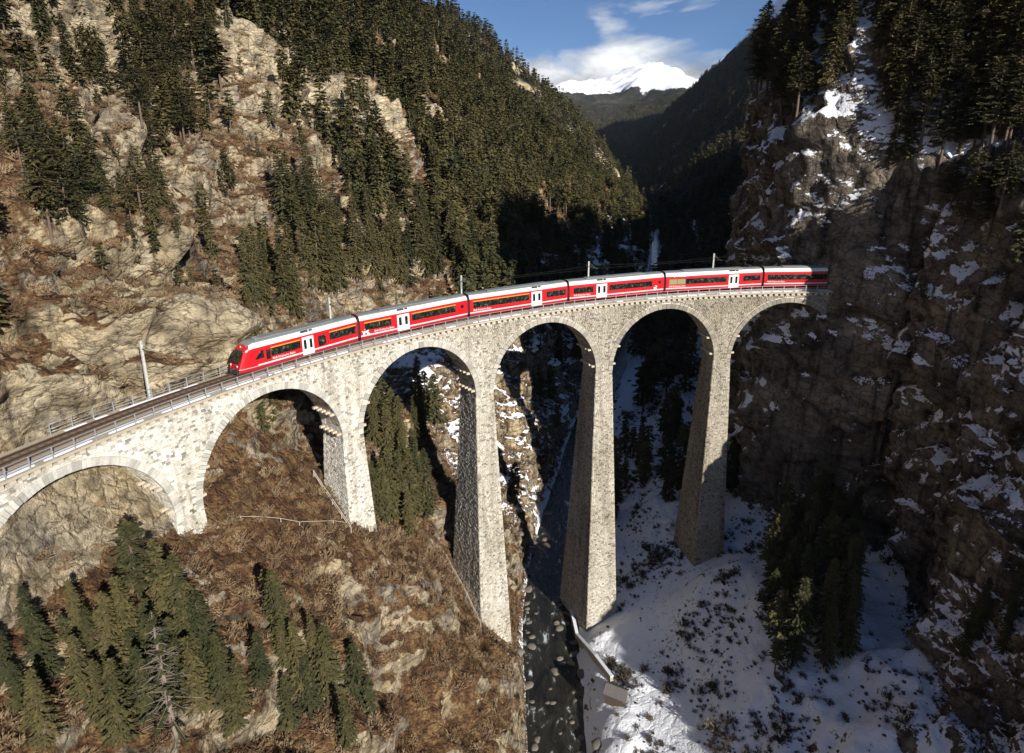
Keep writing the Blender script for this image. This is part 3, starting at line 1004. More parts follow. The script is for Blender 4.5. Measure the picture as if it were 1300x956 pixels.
def voussoir_mesh(depth, NV):
    a = PI / NV * 0.5 * 0.94
    r0, r1 = ARCH_R - 0.03, ARCH_R + RING
    v = []
    for y in (0.0, depth):
        for (r, t) in ((r0, -a), (r0, a), (r1, a), (r1, -a)):
            v.append((r * math.sin(t), y, r * math.cos(t) - ARCH_R))
    g = 0.04
    y = depth + 0.035
    for (r, t) in ((r0 + g, -a * .9), (r0 + g, a * .9), (r1 - g, a * .9), (r1 - g, -a * .9)):
        v.append((r * math.sin(t), y, r * math.cos(t) - ARCH_R))
    f = [(0, 1, 5, 4), (1, 2, 6, 5), (2, 3, 7, 6), (3, 0, 4, 7), (4, 5, 9, 8), (5, 6, 10, 9), (6, 7, 11, 10), (7, 4, 8, 11), (8, 9, 10, 11)]
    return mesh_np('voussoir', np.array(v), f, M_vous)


v_all = {n: [voussoir_mesh(d, n) for d in (0.45, 0.47, 0.49, 0.52)] for n in (40, 76)}
for c, NV in zip(arch_s, NVS):
    v_meshes = v_all[NV]
    for k in range(NV):
        ang = PI * (k + .5) / NV                       # from the western springing
        r = ARCH_R
        s = c - r * math.cos(ang)
        p = V(s, HW - 0.42, ZS + r * math.sin(ang) - .02 * (s - c) * 0)
        # local x along the line, y out of the wall, z up, turned round the arch
        X = Vector((math.cos(heading(s)), math.sin(heading(s)), 0.02)).normalized()
        Yv = (V(s, 1, 0) - V(s, 0, 0)).normalized()
        Zv = X.cross(Yv); Zv = Zv if Zv.z > 0 else -Zv
        rot = (ang - PI / 2)
        Xr = X * math.cos(rot) - Zv * math.sin(rot)
        Zr = X * math.sin(rot) + Zv * math.cos(rot)
        M = Matrix.Identity(4)
        for i_ in range(3):
            M[i_][0], M[i_][1], M[i_][2], M[i_][3] = Xr[i_], Yv[i_], Zr[i_], p[i_]
        o = bpy.data.objects.new('voussoir', v_meshes[rnd.randrange(4)])
        col.objects.link(o)
        o.parent = viaduct
        o.matrix_local = VINV @ M
# far-side rings
mb = MB()
NV = 45
for c in arch_s:
    for k in range(NV):
        a0, a1 = PI * (k + .04) / NV, PI * (k + .96) / NV
        q = []
        for off in (-HW + .1, -HW - .09):
            for (r, a) in ((ARCH_R - .03, a0), (ARCH_R - .03, a1), (ARCH_R + RING, a1), (ARCH_R + RING, a0)):
                q.append(V(c - r * math.cos(a), off, ZS + r * math.sin(a)))
        mb.add(q, [(0, 1, 5, 4), (1, 2, 6, 5), (2, 3, 7, 6), (3, 0, 4, 7), (4, 5, 6, 7)])
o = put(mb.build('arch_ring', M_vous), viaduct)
o['kind'] = 'stuff'

# corbels under the coping, both sides
mb = MB()
for side in (1, -1):
    s = S0 - 18
    while s < S1 + 1:
        h = heading(s)
        R = Matrix.Rotation(h, 3, 'Z')
        mb.box(V(s, side * (HW - .14), (TOPZ - .86) / 2 - .0), (0.27, 0.36, (-.86 - TOPZ) / 2 - .002), R)
        s += 1.02
o = put(mb.build('corbel_row', M_corbel), viaduct)
o['kind'] = 'stuff'

# coping stones
cm = MB()
cm.box((0, 0, 0), (0.735, 0.36, 0.13))
cop0 = cm.build('coping_stone', M_coping, None)
me_c = cop0.data
bpy.data.objects.remove(cop0)
for side in (1, -1):
    s = S0 - 18
    while s < S1 + 1:
        o = bpy.data.objects.new('coping_stone', me_c)
        col.objects.link(o)
        o.parent = viaduct
        M = Matrix.Translation(V(s, side * (HW + .02), -.73 + rnd.uniform(-.012, .012))) @ Matrix.Rotation(heading(s), 4, 'Z') @ Matrix.Rotation(-0.02, 4, 'Y')
        o.matrix_local = VINV @ M
        s += 1.5

# stones left standing out of the vaults for the old centring
M_put = simple('centring_stone', (0.50, 0.42, 0.32), 0.9, var=0.25)
pm = MB(); pm.box((0, 0, 0), (0.55, 0.19, 0.15))
pt0 = pm.build('centring_stone', M_put, None); me_p = pt0.data
bpy.data.objects.remove(pt0)
for c in arch_s:
    for sd in (-1, 1):
        for ang in (0.10, 0.42):
            for off in (-1.9, -0.95, 0.0, 0.95, 1.95):
                s = c + sd * (ARCH_R - .12) * math.cos(ang)
                o = bpy.data.objects.new('centring_stone', me_p)
                col.objects.link(o)
                o.parent = viaduct
                M = Matrix.Translation(V(s, off, ZS + (ARCH_R - .12) * math.sin(ang))) @ Matrix.Rotation(heading(s), 4, 'Z')
                o.matrix_local = VINV @ M

# ------------------------------------------------------------------ river
def river_mesh():
    ys = np.concatenate([np.arange(-140, 60, 8.0), np.arange(60, 240, 2.0), np.arange(240, 721, 12.0)])
    vs, fs = [], []
    for i, y in enumerate(ys):
        x, z = river_x(y), river_z(y) + 0.50
        wd = float(np.interp(y, [100, 230, 300], [7.5, 6.0, 3.0]))
        for j, t in enumerate(np.linspace(-wd, wd, 10)):
            vs.append((x + t, y, z))
        if i:
            for j in range(9):
                a = (i - 1) * 10 + j
                fs.append((a, a + 1, a + 11, a + 10))
    m, nn, ll, b = new_mat('river_water')
    geo = N(nn, 'ShaderNodeNewGeometry')
    mp = N(nn, 'ShaderNodeMapping'); mp.inputs['Scale'].default_value = (1.0, 0.45, 1.0)
    ll.new(geo.outputs['Position'], mp.inputs['Vector'])
    n1 = N(nn, 'ShaderNodeTexNoise', Scale=0.5, Detail=7.0, Roughness=0.65, Distortion=0.8)
    ll.new(mp.outputs[0], n1.inputs['Vector'])
    r = ramp(nn, [(0.35, (0.010, 0.010, 0.008)), (0.56, (0.028, 0.026, 0.018)), (0.60, (0.05, 0.055, 0.048)), (0.66, (0.55, 0.60, 0.62))])
    ll.new(n1.outputs['Fac'], r.inputs[0])
    ll.new(r.outputs[0], b.inputs['Base Color'])
    b.inputs['Roughness'].default_value = 0.16
    n2 = N(nn, 'ShaderNodeTexNoise', Scale=1.6, Detail=6.0)
    ll.new(mp.outputs[0], n2.inputs['Vector'])
    bp = N(nn, 'ShaderNodeBump', Strength=0.6, Distance=0.25)
    ll.new(n2.outputs['Fac'], bp.inputs['Height']); ll.new(bp.outputs[0], b.inputs['Normal'])
    o = link(bpy.data.objects.new('river', mesh_np('river', np.array(vs), fs, m, smooth=True)))
    tag(o, 'dark narrow river running along the gorge floor under the tall piers', 'river', kind='structure')


river_mesh()


# ------------------------------------------------------------------ far valley and mountains
def far_material():
    m, nn, ll, b = new_mat('far_slopes')
    geo = N(nn, 'ShaderNodeNewGeometry')
    n1 = N(nn, 'ShaderNodeTexNoise', Scale=0.02, Detail=10.0, Roughness=0.7)
    ll.new(geo.outputs['Position'], n1.inputs['Vector'])
    r = ramp(nn, [(0.35, (0.012, 0.015, 0.012)), (0.5, (0.024, 0.026, 0.019)), (0.64, (0.07, 0.05, 0.032)), (0.78, (0.16, 0.12, 0.08))])
    ll.new(n1.outputs['Fac'], r.inputs[0])
    at_r = N(nn, 'ShaderNodeAttribute', attribute_name='rock')
    mr = N(nn, 'ShaderNodeMix', data_type='RGBA'); mr.inputs['B'].default_value = (0.50, 0.41, 0.27, 1)
    ll.new(at_r.outputs['Fac'], mr.inputs['Factor']); ll.new(r.outputs[0], mr.inputs['A'])
    at_w = N(nn, 'ShaderNodeAttribute', attribute_name='snow')
    n2 = N(nn, 'ShaderNodeTexNoise', Scale=0.010, Detail=11.0, Roughness=0.68)
    ll.new(geo.outputs['Position'], n2.inputs['Vector'])
    sa = N(nn, 'ShaderNodeMath', operation='ADD'); ll.new(at_w.outputs['Fac'], sa.inputs[0]); ll.new(n2.outputs['Fac'], sa.inputs[1])
    sh = N(nn, 'ShaderNodeMath', operation='MULTIPLY'); sh.inputs[1].default_value = 0.5
    ll.new(sa.outputs[0], sh.inputs[0])
    sr = ramp(nn, [(0.49, 0.0), (0.53, 1.0)])
    ll.new(sh.outputs[0], sr.inputs[0])
    ms = N(nn, 'ShaderNodeMix', data_type='RGBA'); ms.inputs['B'].default_value = (0.86, 0.88, 0.92, 1)
    ll.new(sr.outputs[0], ms.inputs['Factor']); ll.new(mr.outputs['Result'], ms.inputs['A'])
    ll.new(ms.outputs['Result'], b.inputs['Base Color'])
    b.inputs['Roughness'].default_value = 0.95
    b.inputs['Specular IOR Level'].default_value = 0.1
    return m


M_far = far_material()


def far_valley():
    st = {
        712: (157, -52, 0.82, 0, 0), 850: (180, -48, 1.0, 18, -12), 960: (198, -44, 1.08, 27, -18), 1100: (220, -38, 0.75, -10, 30), 1400: (255, -26, 0.9, 20, 40),
        1800: (310, -10, 1.0, 40, 40), 2400: (400, 15, 1.0, 60, 60), 3000: (500, 40, 1.0, 80, 80),
    }
    L = [(-900, 520), (-600, 380), (-420, 270), (-280, 200), (-170, 120), (-100, 62), (-50, 18), (-20, 0)]
    Rr = [(20, 0), (60, 42), (120, 98), (210, 185), (360, 335), (600, 585), (950, 840), (1400, 960)]
    keys = sorted(st)
    nodes_ = []
    for k in keys:
        x, z, f, up, back = st[k]
        row = []
        for a, b in L:
            w = min(1, max(0, (-a - 20) / 120))
            row.append((x + a - back * w, z + b * f * 0.93 + up * w))
        gg = np.interp(k, [712, 900, 1400], [0.62, 0.80, 1.0])
        for a, b in Rr: row.append((x + a, z + b * gg))
        nodes_.append(np.array(row).ravel())
    yq = np.concatenate([np.arange(712, 1500, 7.0), np.arange(1500, 3001, 14.0)])
    G = hermite(keys, np.array(nodes_), yq).reshape(len(yq), 16, 2)
    cnt = [16, 14, 16, 20, 20, 14, 10, 6, 10, 14, 20, 26, 26, 24, 20]
    cc = []
    for k, n in enumerate(cnt):
        for j in range(n): cc.append(G[:, k] + (G[:, k + 1] - G[:, k]) * j / n)
    cc.append(G[:, -1])
    XZ = np.stack(cc, 1)
    P = np.empty(XZ.shape[:2] + (3,)); P[..., 0] = XZ[..., 0]; P[..., 1] = yq[:, None]; P[..., 2] = XZ[..., 1]
    nrm = grid_normals(P); Q = P.reshape(-1, 3)
    d = fbm(Q, 1 / 260.0, 4, off=3.0) * 34 + fbm(Q, 1 / 70.0, 3, ridged=True, off=8.0) * 11 + fbm(Q, 1 / 22.0, 2) * 3
    amp = sstep(712, 800, Q[:, 1]) * 0.9 + 0.1
    Q = Q + nrm.reshape(-1, 3) * (d * amp)[:, None]
    D = Q.reshape(P.shape)
    nz = grid_normals(D)[..., 2].ravel()
    xr = np.interp(Q[:, 1], [712, 1000, 3000], [157, 205, 500])
    rock = sstep(0.56, 0.42, nz) * (Q[:, 0] < xr)
    # bare cliff of the second spur
    rock = np.maximum(rock, np.exp(-(((Q[:, 0] - 140) / 22) ** 2 + ((Q[:, 1] - 935) / 60) ** 2 + ((Q[:, 2] - 30) / 16) ** 2) * 1.0) * 1.6)
    rock = np.clip(rock, 0, 1)
    snow = np.where(Q[:, 0] > xr - 20, 0.40 + 0.16 * fbm(Q, 1 / 90.0, 3, off=6), 0.20) + sstep(330, 620, Q[:, 2]) * 0.35
    ii = np.arange(len(Q)).reshape(P.shape[:2])
    f = np.stack([ii[:-1, :-1], ii[:-1, 1:], ii[1:, 1:], ii[1:, :-1]], -1).reshape(-1, 4)
    me = mesh_np('far_valley', Q, f, M_far, smooth=True, attrs={'rock': ('POINT', rock), 'snow': ('POINT', snow)})
    o = link(bpy.data.objects.new('hills', me))
    tag(o, 'forested hills of the side valley behind the gorge', 'hills', kind='structure')
    return D, nz.reshape(P.shape[:2])


FAR_P, FAR_NZ = far_valley()


MTN = []


def snow_mountain():
    xs = np.arange(-2600, 5200, 36.0); ys_ = np.arange(3000, 9000, 40.0)
    X, Y = np.meshgrid(xs, ys_)
    crest = np.interp(X, [-2600, -600, 342, 617, 850, 1030, 1170, 1330, 1510, 2200, 3200, 5200], [380, 470, 590, 640, 700, 790, 850, 790, 720, 760, 860, 900])
    base = 60 + 0 * X
    t = np.clip(1 - np.abs(Y - 6000 - 0.15 * (X - 1000)) / 2600, 0, 1)
    Z = base + (crest - base) * (t ** 1.0)
    Q = np.stack([X, Y, Z], -1).reshape(-1, 3)
    r = fbm(Q * [1, 1, 0], 1 / 900.0, 5, ridged=True, off=21.0) * 150 + fbm(Q * [1, 1, 0], 1 / 330.0, 4, ridged=True, off=2.0) * 75
    Q[:, 2] += (r - 130) * sstep(0.1, 0.6, t.ravel())
    D = Q.reshape(X.shape + (3,))
    nz = -grid_normals(D)[..., 2].ravel()
    nz = np.abs(nz)
    snow = sstep(430, 560, Q[:, 2] + 60 * fbm(Q, 1 / 350.0, 4, off=1.0)) * 0.75 * (0.75 + 0.25 * sstep(0.6, 0.85, nz)) + 0.10
    ii = np.arange(len(Q)).reshape(X.shape)
    f = np.stack([ii[:-1, :-1], ii[:-1, 1:], ii[1:, 1:], ii[1:, :-1]], -1).reshape(-1, 4)
    me = mesh_np('snow_mountain', Q, f, M_far, smooth=True, attrs={'rock': ('POINT', np.zeros(len(Q))), 'snow': ('POINT', snow)})
    o = link(bpy.data.objects.new('mountain', me))
    MTN.append(D)
    tag(o, 'snow-covered mountain ridge in sunlight far at the end of the valley', 'mountain', kind='structure')


snow_mountain()
# broad land under everything out to the horizon
gm = MB()
gm.add([(-4000, -3000, -120), (6000, -3000, -120), (6000, 9200, -120), (-4000, 9200, -120)], [(0, 1, 2, 3)])
g_o = gm.build('ground', simple('valley_land', (0.05, 0.045, 0.03), 0.95, var=0.4, scale=0.01))
tag(g_o, 'low land round the foot of the mountains', 'ground', kind='structure')

# ------------------------------------------------------------------ track
M_ballast = simple('ballast', (0.20, 0.155, 0.115), 0.95, var=0.45, scale=9.0, bump=1.0, bscale=16)
M_rail = simple('rail_steel', (0.10, 0.06, 0.04), 0.55, metal=0.6, var=0.3)
M_sleeper = simple('steel_sleeper', (0.13, 0.09, 0.065), 0.8, var=0.35)
M_snow = simple('packed_snow', (0.80, 0.83, 0.88), 0.85, var=0.08, scale=3, bump=0.5, bscale=5)
M_galv = simple('galvanised_steel', (0.42, 0.43, 0.44), 0.5, metal=0.5, var=0.18)
TS0, TS1 = -90.0, S1 + 1


def strip(name, prof, mat, parent, s0, s1, step=1.5, smooth=False):
    """sweep a profile of (off, z) along the line"""
    n = int((s1 - s0) / step) + 1
    ssx = np.linspace(s0, s1, n)
    k = len(prof)
    v = []
    for s in ssx:
        for (o, z) in prof: v.append(V(float(s), o, z))
    f = []
    for i in range(n - 1):
        for j in range(k):
            a = i * k + j; b = i * k + (j + 1) % k
            f.append((a, b, b + k, a + k))
    f.append(tuple(range(k))[::-1]); f.append(tuple((n - 1) * k + j for j in range(k)))
    mb = MB(); mb.add(v, f)
    return mb.build(name, mat, parent, smooth=smooth)


track = empty('railway_track', (0, 0, 0))
tag(track, 'single narrow-gauge railway track with rusty sleepers curving over the viaduct', 'railway track')
strip('ballast_bed', [(1.75, -.86), (1.35, -.28), (-1.35, -.28), (-1.75, -.86)], M_ballast, track, TS0, TS1)
for off in (0.535, -0.535):
    strip('rail', [(off + .06, -.16), (off + .015, -.13), (off + .035, -.02), (off - .035, -.02), (off - .015, -.13), (off - .06, -.16)], M_rail, track, TS0, TS1)
sm = MB(); sm.box((0, 0, 0), (0.12, 0.95, 0.06))
so = sm.build('sleeper', M_sleeper); me_s = so.data; bpy.data.objects.remove(so)
s = -40.0
while s < 32:
    o = bpy.data.objects.new('sleeper', me_s); col.objects.link(o); o.parent = track
    o.matrix_local = Matrix.Translation(V(s, 0, -.225)) @ Matrix.Rotation(heading(s), 4, 'Z')
    s += 0.72

# cable duct and snow along the inner walkway
duct = strip('cable_duct', [(2.02, -.60), (2.02, -.36), (1.72, -.36), (1.72, -.60)], simple('duct_concrete', (0.36, 0.36, 0.35), 0.85, var=0.4, scale=0.8), None, -60, S1)
tag(duct, 'pale concrete cable duct running along the inner edge of the track', 'cable duct')


def snow_strip(name, o0, o1, z, s0, s1, seed, label):
    v, f = [], []
    n = int((s1 - s0) / 0.4)
    sx = np.linspace(s0, s1, n)
    P = np.stack([sx, np.full(n, seed * 7.1), np.zeros(n)], -1)
    a = fbm(P, 0.35, 3); b = fbm(P, 0.5, 3, off=4.0)
    for i, s in enumerate(sx):
        w0 = o0 + 0.13 * a[i]; w1 = o1 + 0.2 * b[i]
        h = max(0.0, 0.085 + 0.10 * a[i])
        v += [V(s, w0, z), V(s, w0 * .8 + w1 * .2, z + h), V(s, w0 * .3 + w1 * .7, z + h * .8), V(s, w1, z)]
        if i and (a[i] > -0.08):
            k = (i - 1) * 4
            f += [(k + j, k + j + 1, k + j + 5, k + j + 4) for j in range(3)]
    mb = MB(); mb.add(v, f)
    o = mb.build(name, M_snow, None, smooth=True)
    tag(o, label, 'snow', kind='stuff')


snow_strip('snow_strip', 2.34, 1.98, -.60, -40, S1 - 1, 1, 'strip of old snow on the inner walkway beside the railing')
snow_strip('snow_strip', -1.9, -2.6, -.60, 14, 28, 2, 'strip of old snow behind the track before the train')

# ------------------------------------------------------------------ railings
pm_ = MB()
pm_.box((0, 0, .56), (.045, .045, .58)); pm_.box((0, -.1, .10), (.03, .10, .03))
po = pm_.build('post', M_galv); me_post = po.data; bpy.data.objects.remove(po)


def railing(off, s0, s1, label, step=2.0):
    r = empty('railing', V((s0 + s1) / 2, off, -.6))
    tag(r, label, 'railing')
    bpy.context.view_layer.update()
    inv = r.matrix_world.inverted()
    s = s0
    while s <= s1:
        o = bpy.data.objects.new('post', me_post); col.objects.link(o); o.parent = r
        o.matrix_local = inv @ Matrix.Translation(V(s, off, -.61)) @ Matrix.Rotation(heading(s) + (PI if off < 0 else 0), 4, 'Z')
        s += step
    for z in (0.50, 0.02, -.28):
        mb = MB()
        mb.tube([V(float(q), off, z) for q in np.linspace(s0, s1, int((s1 - s0) / 1.0) + 2)], 0.028, 5)
        o = mb.build('rail', M_galv, smooth=True)
        o.parent = r; o.matrix_parent_inverse = inv


railing(2.52, -30.0, S1 - 1, 'long grey steel railing on the near edge of the viaduct', 2.0)
railing(-2.52, 13.0, S1 - 1, 'grey steel railing on the far edge of the viaduct behind the train', 2.0)

# ------------------------------------------------------------------ overhead line
M_mast = simple('mast_steel', (0.50, 0.50, 0.48), 0.55, metal=0.2, var=0.15)
M_wire = simple('contact_wire', (0.05, 0.05, 0.05), 0.5, metal=0.5)
M_insul = simple('insulator_brown', (0.10, 0.05, 0.03), 0.35)
mast_labels = ['tall grey catenary mast standing free beside the empty track at left', 'catenary mast behind the leading train car', 'catenary mast behind the end of the second train car',
               'catenary mast with side arm behind the fourth train car', 'catenary mast behind the fifth train car near the cliff']
for (s, lab) in zip((23.0, 46.8, 68.2, 91.5, 115.0), mast_labels):
    m_ = empty('catenary_mast', V(s, -2.95, -.7), heading(s))
    tag(m_, lab, 'mast', 'catenary masts along the viaduct')
    mb = MB()
    for dx in (-.11, .11): mb.box((dx, 0, 3.2), (.022, .10, 3.25))
    mb.box((0, 0, 3.2), (.10, .02, 3.25))
    mb.box((0, 0, .0), (.28, .28, .10))
    mb.build('pole', M_mast, m_)
    mb = MB(); mb.tube([(0, 0, 5.6), (0, -3.0, 5.7)], .035, 6); mb.tube([(0, 0, 6.3), (0, -2.2, 5.72)], .02, 5); mb.build('arm', M_mast, m_)
    mb = MB()
    for q in range(4): mb.tube([(0, -.25 - .09 * q, 5.61), (0, -.30 - .09 * q, 5.612)], .075, 8)
    mb.build('insulator', M_insul, m_)
ow = empty('overhead_wire', V(69, 0, 5))
tag(ow, 'thin overhead contact wire hung above the train', 'overhead wire')
bpy.context.view_layer.update()
for (z0, sag, nm) in ((4.95, 0.03, 'contact_wire'), (5.55, 0.35, 'messenger_wire')):
    pts = []
    ms = [-10, 23.0, 46.8, 68.2, 91.5, 115.0, 138]
    for a, b in zip(ms[:-1], ms[1:]):
        for t in np.linspace(0, 1, 8)[:-1]:
            pts.append(V(a + (b - a) * t, 0, z0 - sag * 4 * t * (1 - t)))
    mb = MB(); mb.tube(pts, 0.011, 4)
    o = mb.build(nm, M_wire); o.parent = ow; o.matrix_parent_inverse = ow.matrix_world.inverted()

# ------------------------------------------------------------------ train
def paint(name, c, rough=0.28):
    m, nn, ll, b = new_mat(name)
    geo = N(nn, 'ShaderNodeNewGeometry')
    n1 = N(nn, 'ShaderNodeTexNoise', Scale=0.9, Detail=6.0, Roughness=0.65)
    ll.new(geo.outputs['Position'], n1.inputs['Vector'])
    mx = N(nn, 'ShaderNodeMix', data_type='RGBA')
    mx.inputs['A'].default_value = rgba([x * 0.82 + .008 for x in c]); mx.inputs['B'].default_value = rgba([min(1, x * 1.06) for x in c])
    ll.new(n1.outputs['Fac'], mx.inputs['Factor']); ll.new(mx.outputs['Result'], b.inputs['Base Color'])
    b.inputs['Roughness'].default_value = rough
    b.inputs['Coat Weight'].default_value = 0.25
    return m


M_red = paint('red_paint', (0.52, 0.007, 0.014))
M_dred = paint('dark_red_paint', (0.33, 0.010, 0.02), 0.4)
M_white = paint('white_paint', (0.80, 0.80, 0.79))
M_cant = paint('pale_roof_edge', (0.70, 0.72, 0.71), 0.45)
M_roof = paint('grey_roof', (0.20, 0.215, 0.215), 0.7)
M_yellow = paint('yellow_paint', (0.80, 0.42, 0.02))
M_rubber = simple('black_rubber', (0.02, 0.018, 0.018), 0.7)
M_under = simple('underframe', (0.035, 0.035, 0.037), 0.7, var=0.3)
m_, nn_, ll_, b_ = new_mat('train_glass')
geo_ = N(nn_, 'ShaderNodeNewGeometry')
vo_ = N(nn_, 'ShaderNodeTexNoise', Scale=2.3, Detail=3.0, Roughness=0.7); ll_.new(geo_.outputs['Position'], vo_.inputs['Vector'])
rr_ = ramp(nn_, [(0.40, (0.006, 0.008, 0.008)), (0.58, (0.02, 0.026, 0.02)), (0.70, (0.14, 0.15, 0.11))]); ll_.new(vo_.outputs['Fac'], rr_.inputs[0]); ll_.new(rr_.outputs[0], b_.inputs['Base Color'])
b_.inputs['Roughness'].default_value = 0.06
b_.inputs['Specular IOR Level'].default_value = 0.7
M_glass = m_
m_, nn_, ll_, b_ = new_mat('pane_reflection')
b_.inputs['Base Color'].default_value = (0.26, 0.25, 0.12, 1); b_.inputs['Roughness'].default_value = 0.12  # greenish reflection in the glass, painted as a base colour
M_reflect = m_
M_seat = simple('seat_fabric', (0.25, 0.10, 0.05), 0.8)

CARL, CW, GAP = 18.535, 1.325, 0.34
S_GAP1 = 48.40
FLOOR, CANT, TOPC = 0.30, 2.92, 3.62
# half profile of the body from skirt to roof crown, (y, z, material): 0 dark red 1 red 2 pale edge 3 roof
PROF = [(1.20, 0.12), (1.30, 0.34), (CW, 0.62), (CW, 0.66), (CW, 2.62), (1.30, 2.84), (1.20, 3.14), (1.02, 3.38), (0.80, 3.50), (0.0, 3.58)]
PM = [0, 0, 2, 1, 1, 2, 2, 3, 3]


def car_shell(mb, x0, x1, nose=False):
    prof = PROF + [(-y, z) for (y, z) in PROF[-2::-1]]
    pmat = PM + PM[::-1]
    secs = [(x0, 1.0, 0.0), (x1, 1.0, 0.0)]
    k = len(prof)
    n0 = len(mb.v)
    st = [x0, x1]
    V_ = [(x, y, z) for x in st for (y, z) in prof]
    F_, MI = [], []
    for i in range(len(st) - 1):
        for j in range(k - 1):
            F_.append((i * k + j, (i + 1) * k + j, (i + 1) * k + j + 1, i * k + j + 1)); MI.append(pmat[j])
    F_.append(tuple(range(k))); MI.append(1)
    F_.append(tuple((len(st) - 1) * k + j for j in reversed(range(k)))); MI.append(1)
    F_.append((0, k - 1, 2 * k - 1, k)); MI.append(0)
    base = len(mb.v)
    mb.v += V_
    for q, mi in zip(F_, MI):
        mb.f.append(tuple(base + t for t in q)); mb.mi.append(mi)


def nose_shell(mb, x1, x0):
    """driver's cab: body sections shrinking and leaning back towards the front"""
    secs = []
    for (dx, ws, top, bot) in ((0.0, 1.0, 1.0, 0), (0.55, 0.995, 1.0, 0), (1.1, 0.97, 1.0, 0), (1.55, 0.93, 1.0, .0), (1.95, 0.86, 1.0, .04), (2.2, 0.78, 1.0, .08)):
        secs.append((x1 - dx, ws, top, bot))
    prof = PROF + [(-y, z) for (y, z) in PROF[-2::-1]]
    pmat = PM + PM[::-1]
    k = len(prof)
    base = len(mb.v)
    for (x, ws, top, bot) in secs:
        d = x1 - x
        for (y, z) in prof:
            # above the waist the face leans back
            lean = max(0.0, z - 1.35) / 2.2
            xx = x + lean * d * 0.62
            zz = z - max(0, d - 0.6) * 0.16 * max(0, z - 2.4)
            mb.v.append((xx, y * ws, max(zz, .12 + bot)))
    for i in range(len(secs) - 1):
        for j in range(k - 1):
            mb.f.append((base + i * k + j, base + i * k + j + 1, base + (i + 1) * k + j + 1, base + (i + 1) * k + j))
            mb.mi.append(pmat[j] if not (i >= 3 and pmat[j] == 2 and 4 < j < 14) else 1)
    e = base + (len(secs) - 1) * k
    mb.f.append(tuple(e + j for j in reversed(range(k)))); mb.mi.append(1)


def panel(parent, name, x0, x1, z0, z1, mat, side=1, t=0.012, proud=0.006, quad=None):
    """flat piece let into the car side; side=+1 is the inner side of the curve"""
    mb = MB()
    y = CW + proud
    pts = quad or [(x0, z0), (x1, z0), (x1, z1), (x0, z1)]
    v = [(a, (y) * side, b) for a, b in pts] + [(a, (y - t - .03) * side, b) for a, b in pts]
    n = len(pts)
    f = [tuple(range(n)) if side < 0 else tuple(reversed(range(n)))]
    f += [(i, (i + 1) % n, n + (i + 1) % n, n + i) for i in range(n)]
    mb.add(v, f)
    return mb.build(name, mat, parent)


train = empty('passenger_train', V(80, 0, 0))
tag(train, 'long red passenger train with pale roof edges crossing the viaduct into the cliff', 'train')
bpy.context.view_layer.update()
TINV = train.matrix_world.inverted()


def text_mesh(body, size):
    cu = bpy.data.curves.new('lettering', 'FONT')
    cu.body = body; cu.size = size; cu.extrude = 0.0; cu.resolution_u = 2
    t = bpy.data.objects.new('lettering_src', cu)
    col.objects.link(t)
    dg = bpy.context.evaluated_depsgraph_get()
    me = bpy.data.meshes.new_from_object(t.evaluated_get(dg))
    bpy.data.objects.remove(t)
    return me


me_text = text_mesh('RhB Rhätische Bahn', 0.38)
me_text.materials.append(M_white)

# emblem: a standing ibex drawn in broad white strokes
def emblem_mesh():
    mb = MB()

    def poly(pts):
        mb.add([(a, 0, b) for a, b in pts], [tuple(range(len(pts)))])
    poly([(0.25, .55), (1.0, .62), (1.15, .82), (.95, 1.0), (.35, .95), (.15, .78)])
    poly([(.30, .0), (.42, .0), (.50, .56), (.28, .60)])
    poly([(.12, .05), (.22, .0), (.36, .58), (.18, .62)])
    poly([(.86, .05), (.98, .0), (1.05, .66), (.88, .64)])
    poly([(1.05, .12), (1.4, .28), (1.36, .38), (1.05, .62), (1.0, .6)])
    poly([(.92, .95), (1.10, .80), (1.28, 1.15), (1.5, 1.08), (1.5, 1.22), (1.2, 1.36), (1.02, 1.25)])
    poly([(1.05, 1.30), (1.16, 1.36), (.95, 1.55), (.6, 1.5), (.45, 1.22), (.55, 1.2), (.68, 1.38), (.9, 1.42)])
    poly([(0.15, .78), (.24, .90), (.02, 1.08), (-.06, 1.0)])
    o = mb.build('emblem', M_white); me = o.data; bpy.data.objects.remove(o)
    return me


me_emb = emblem_mesh()

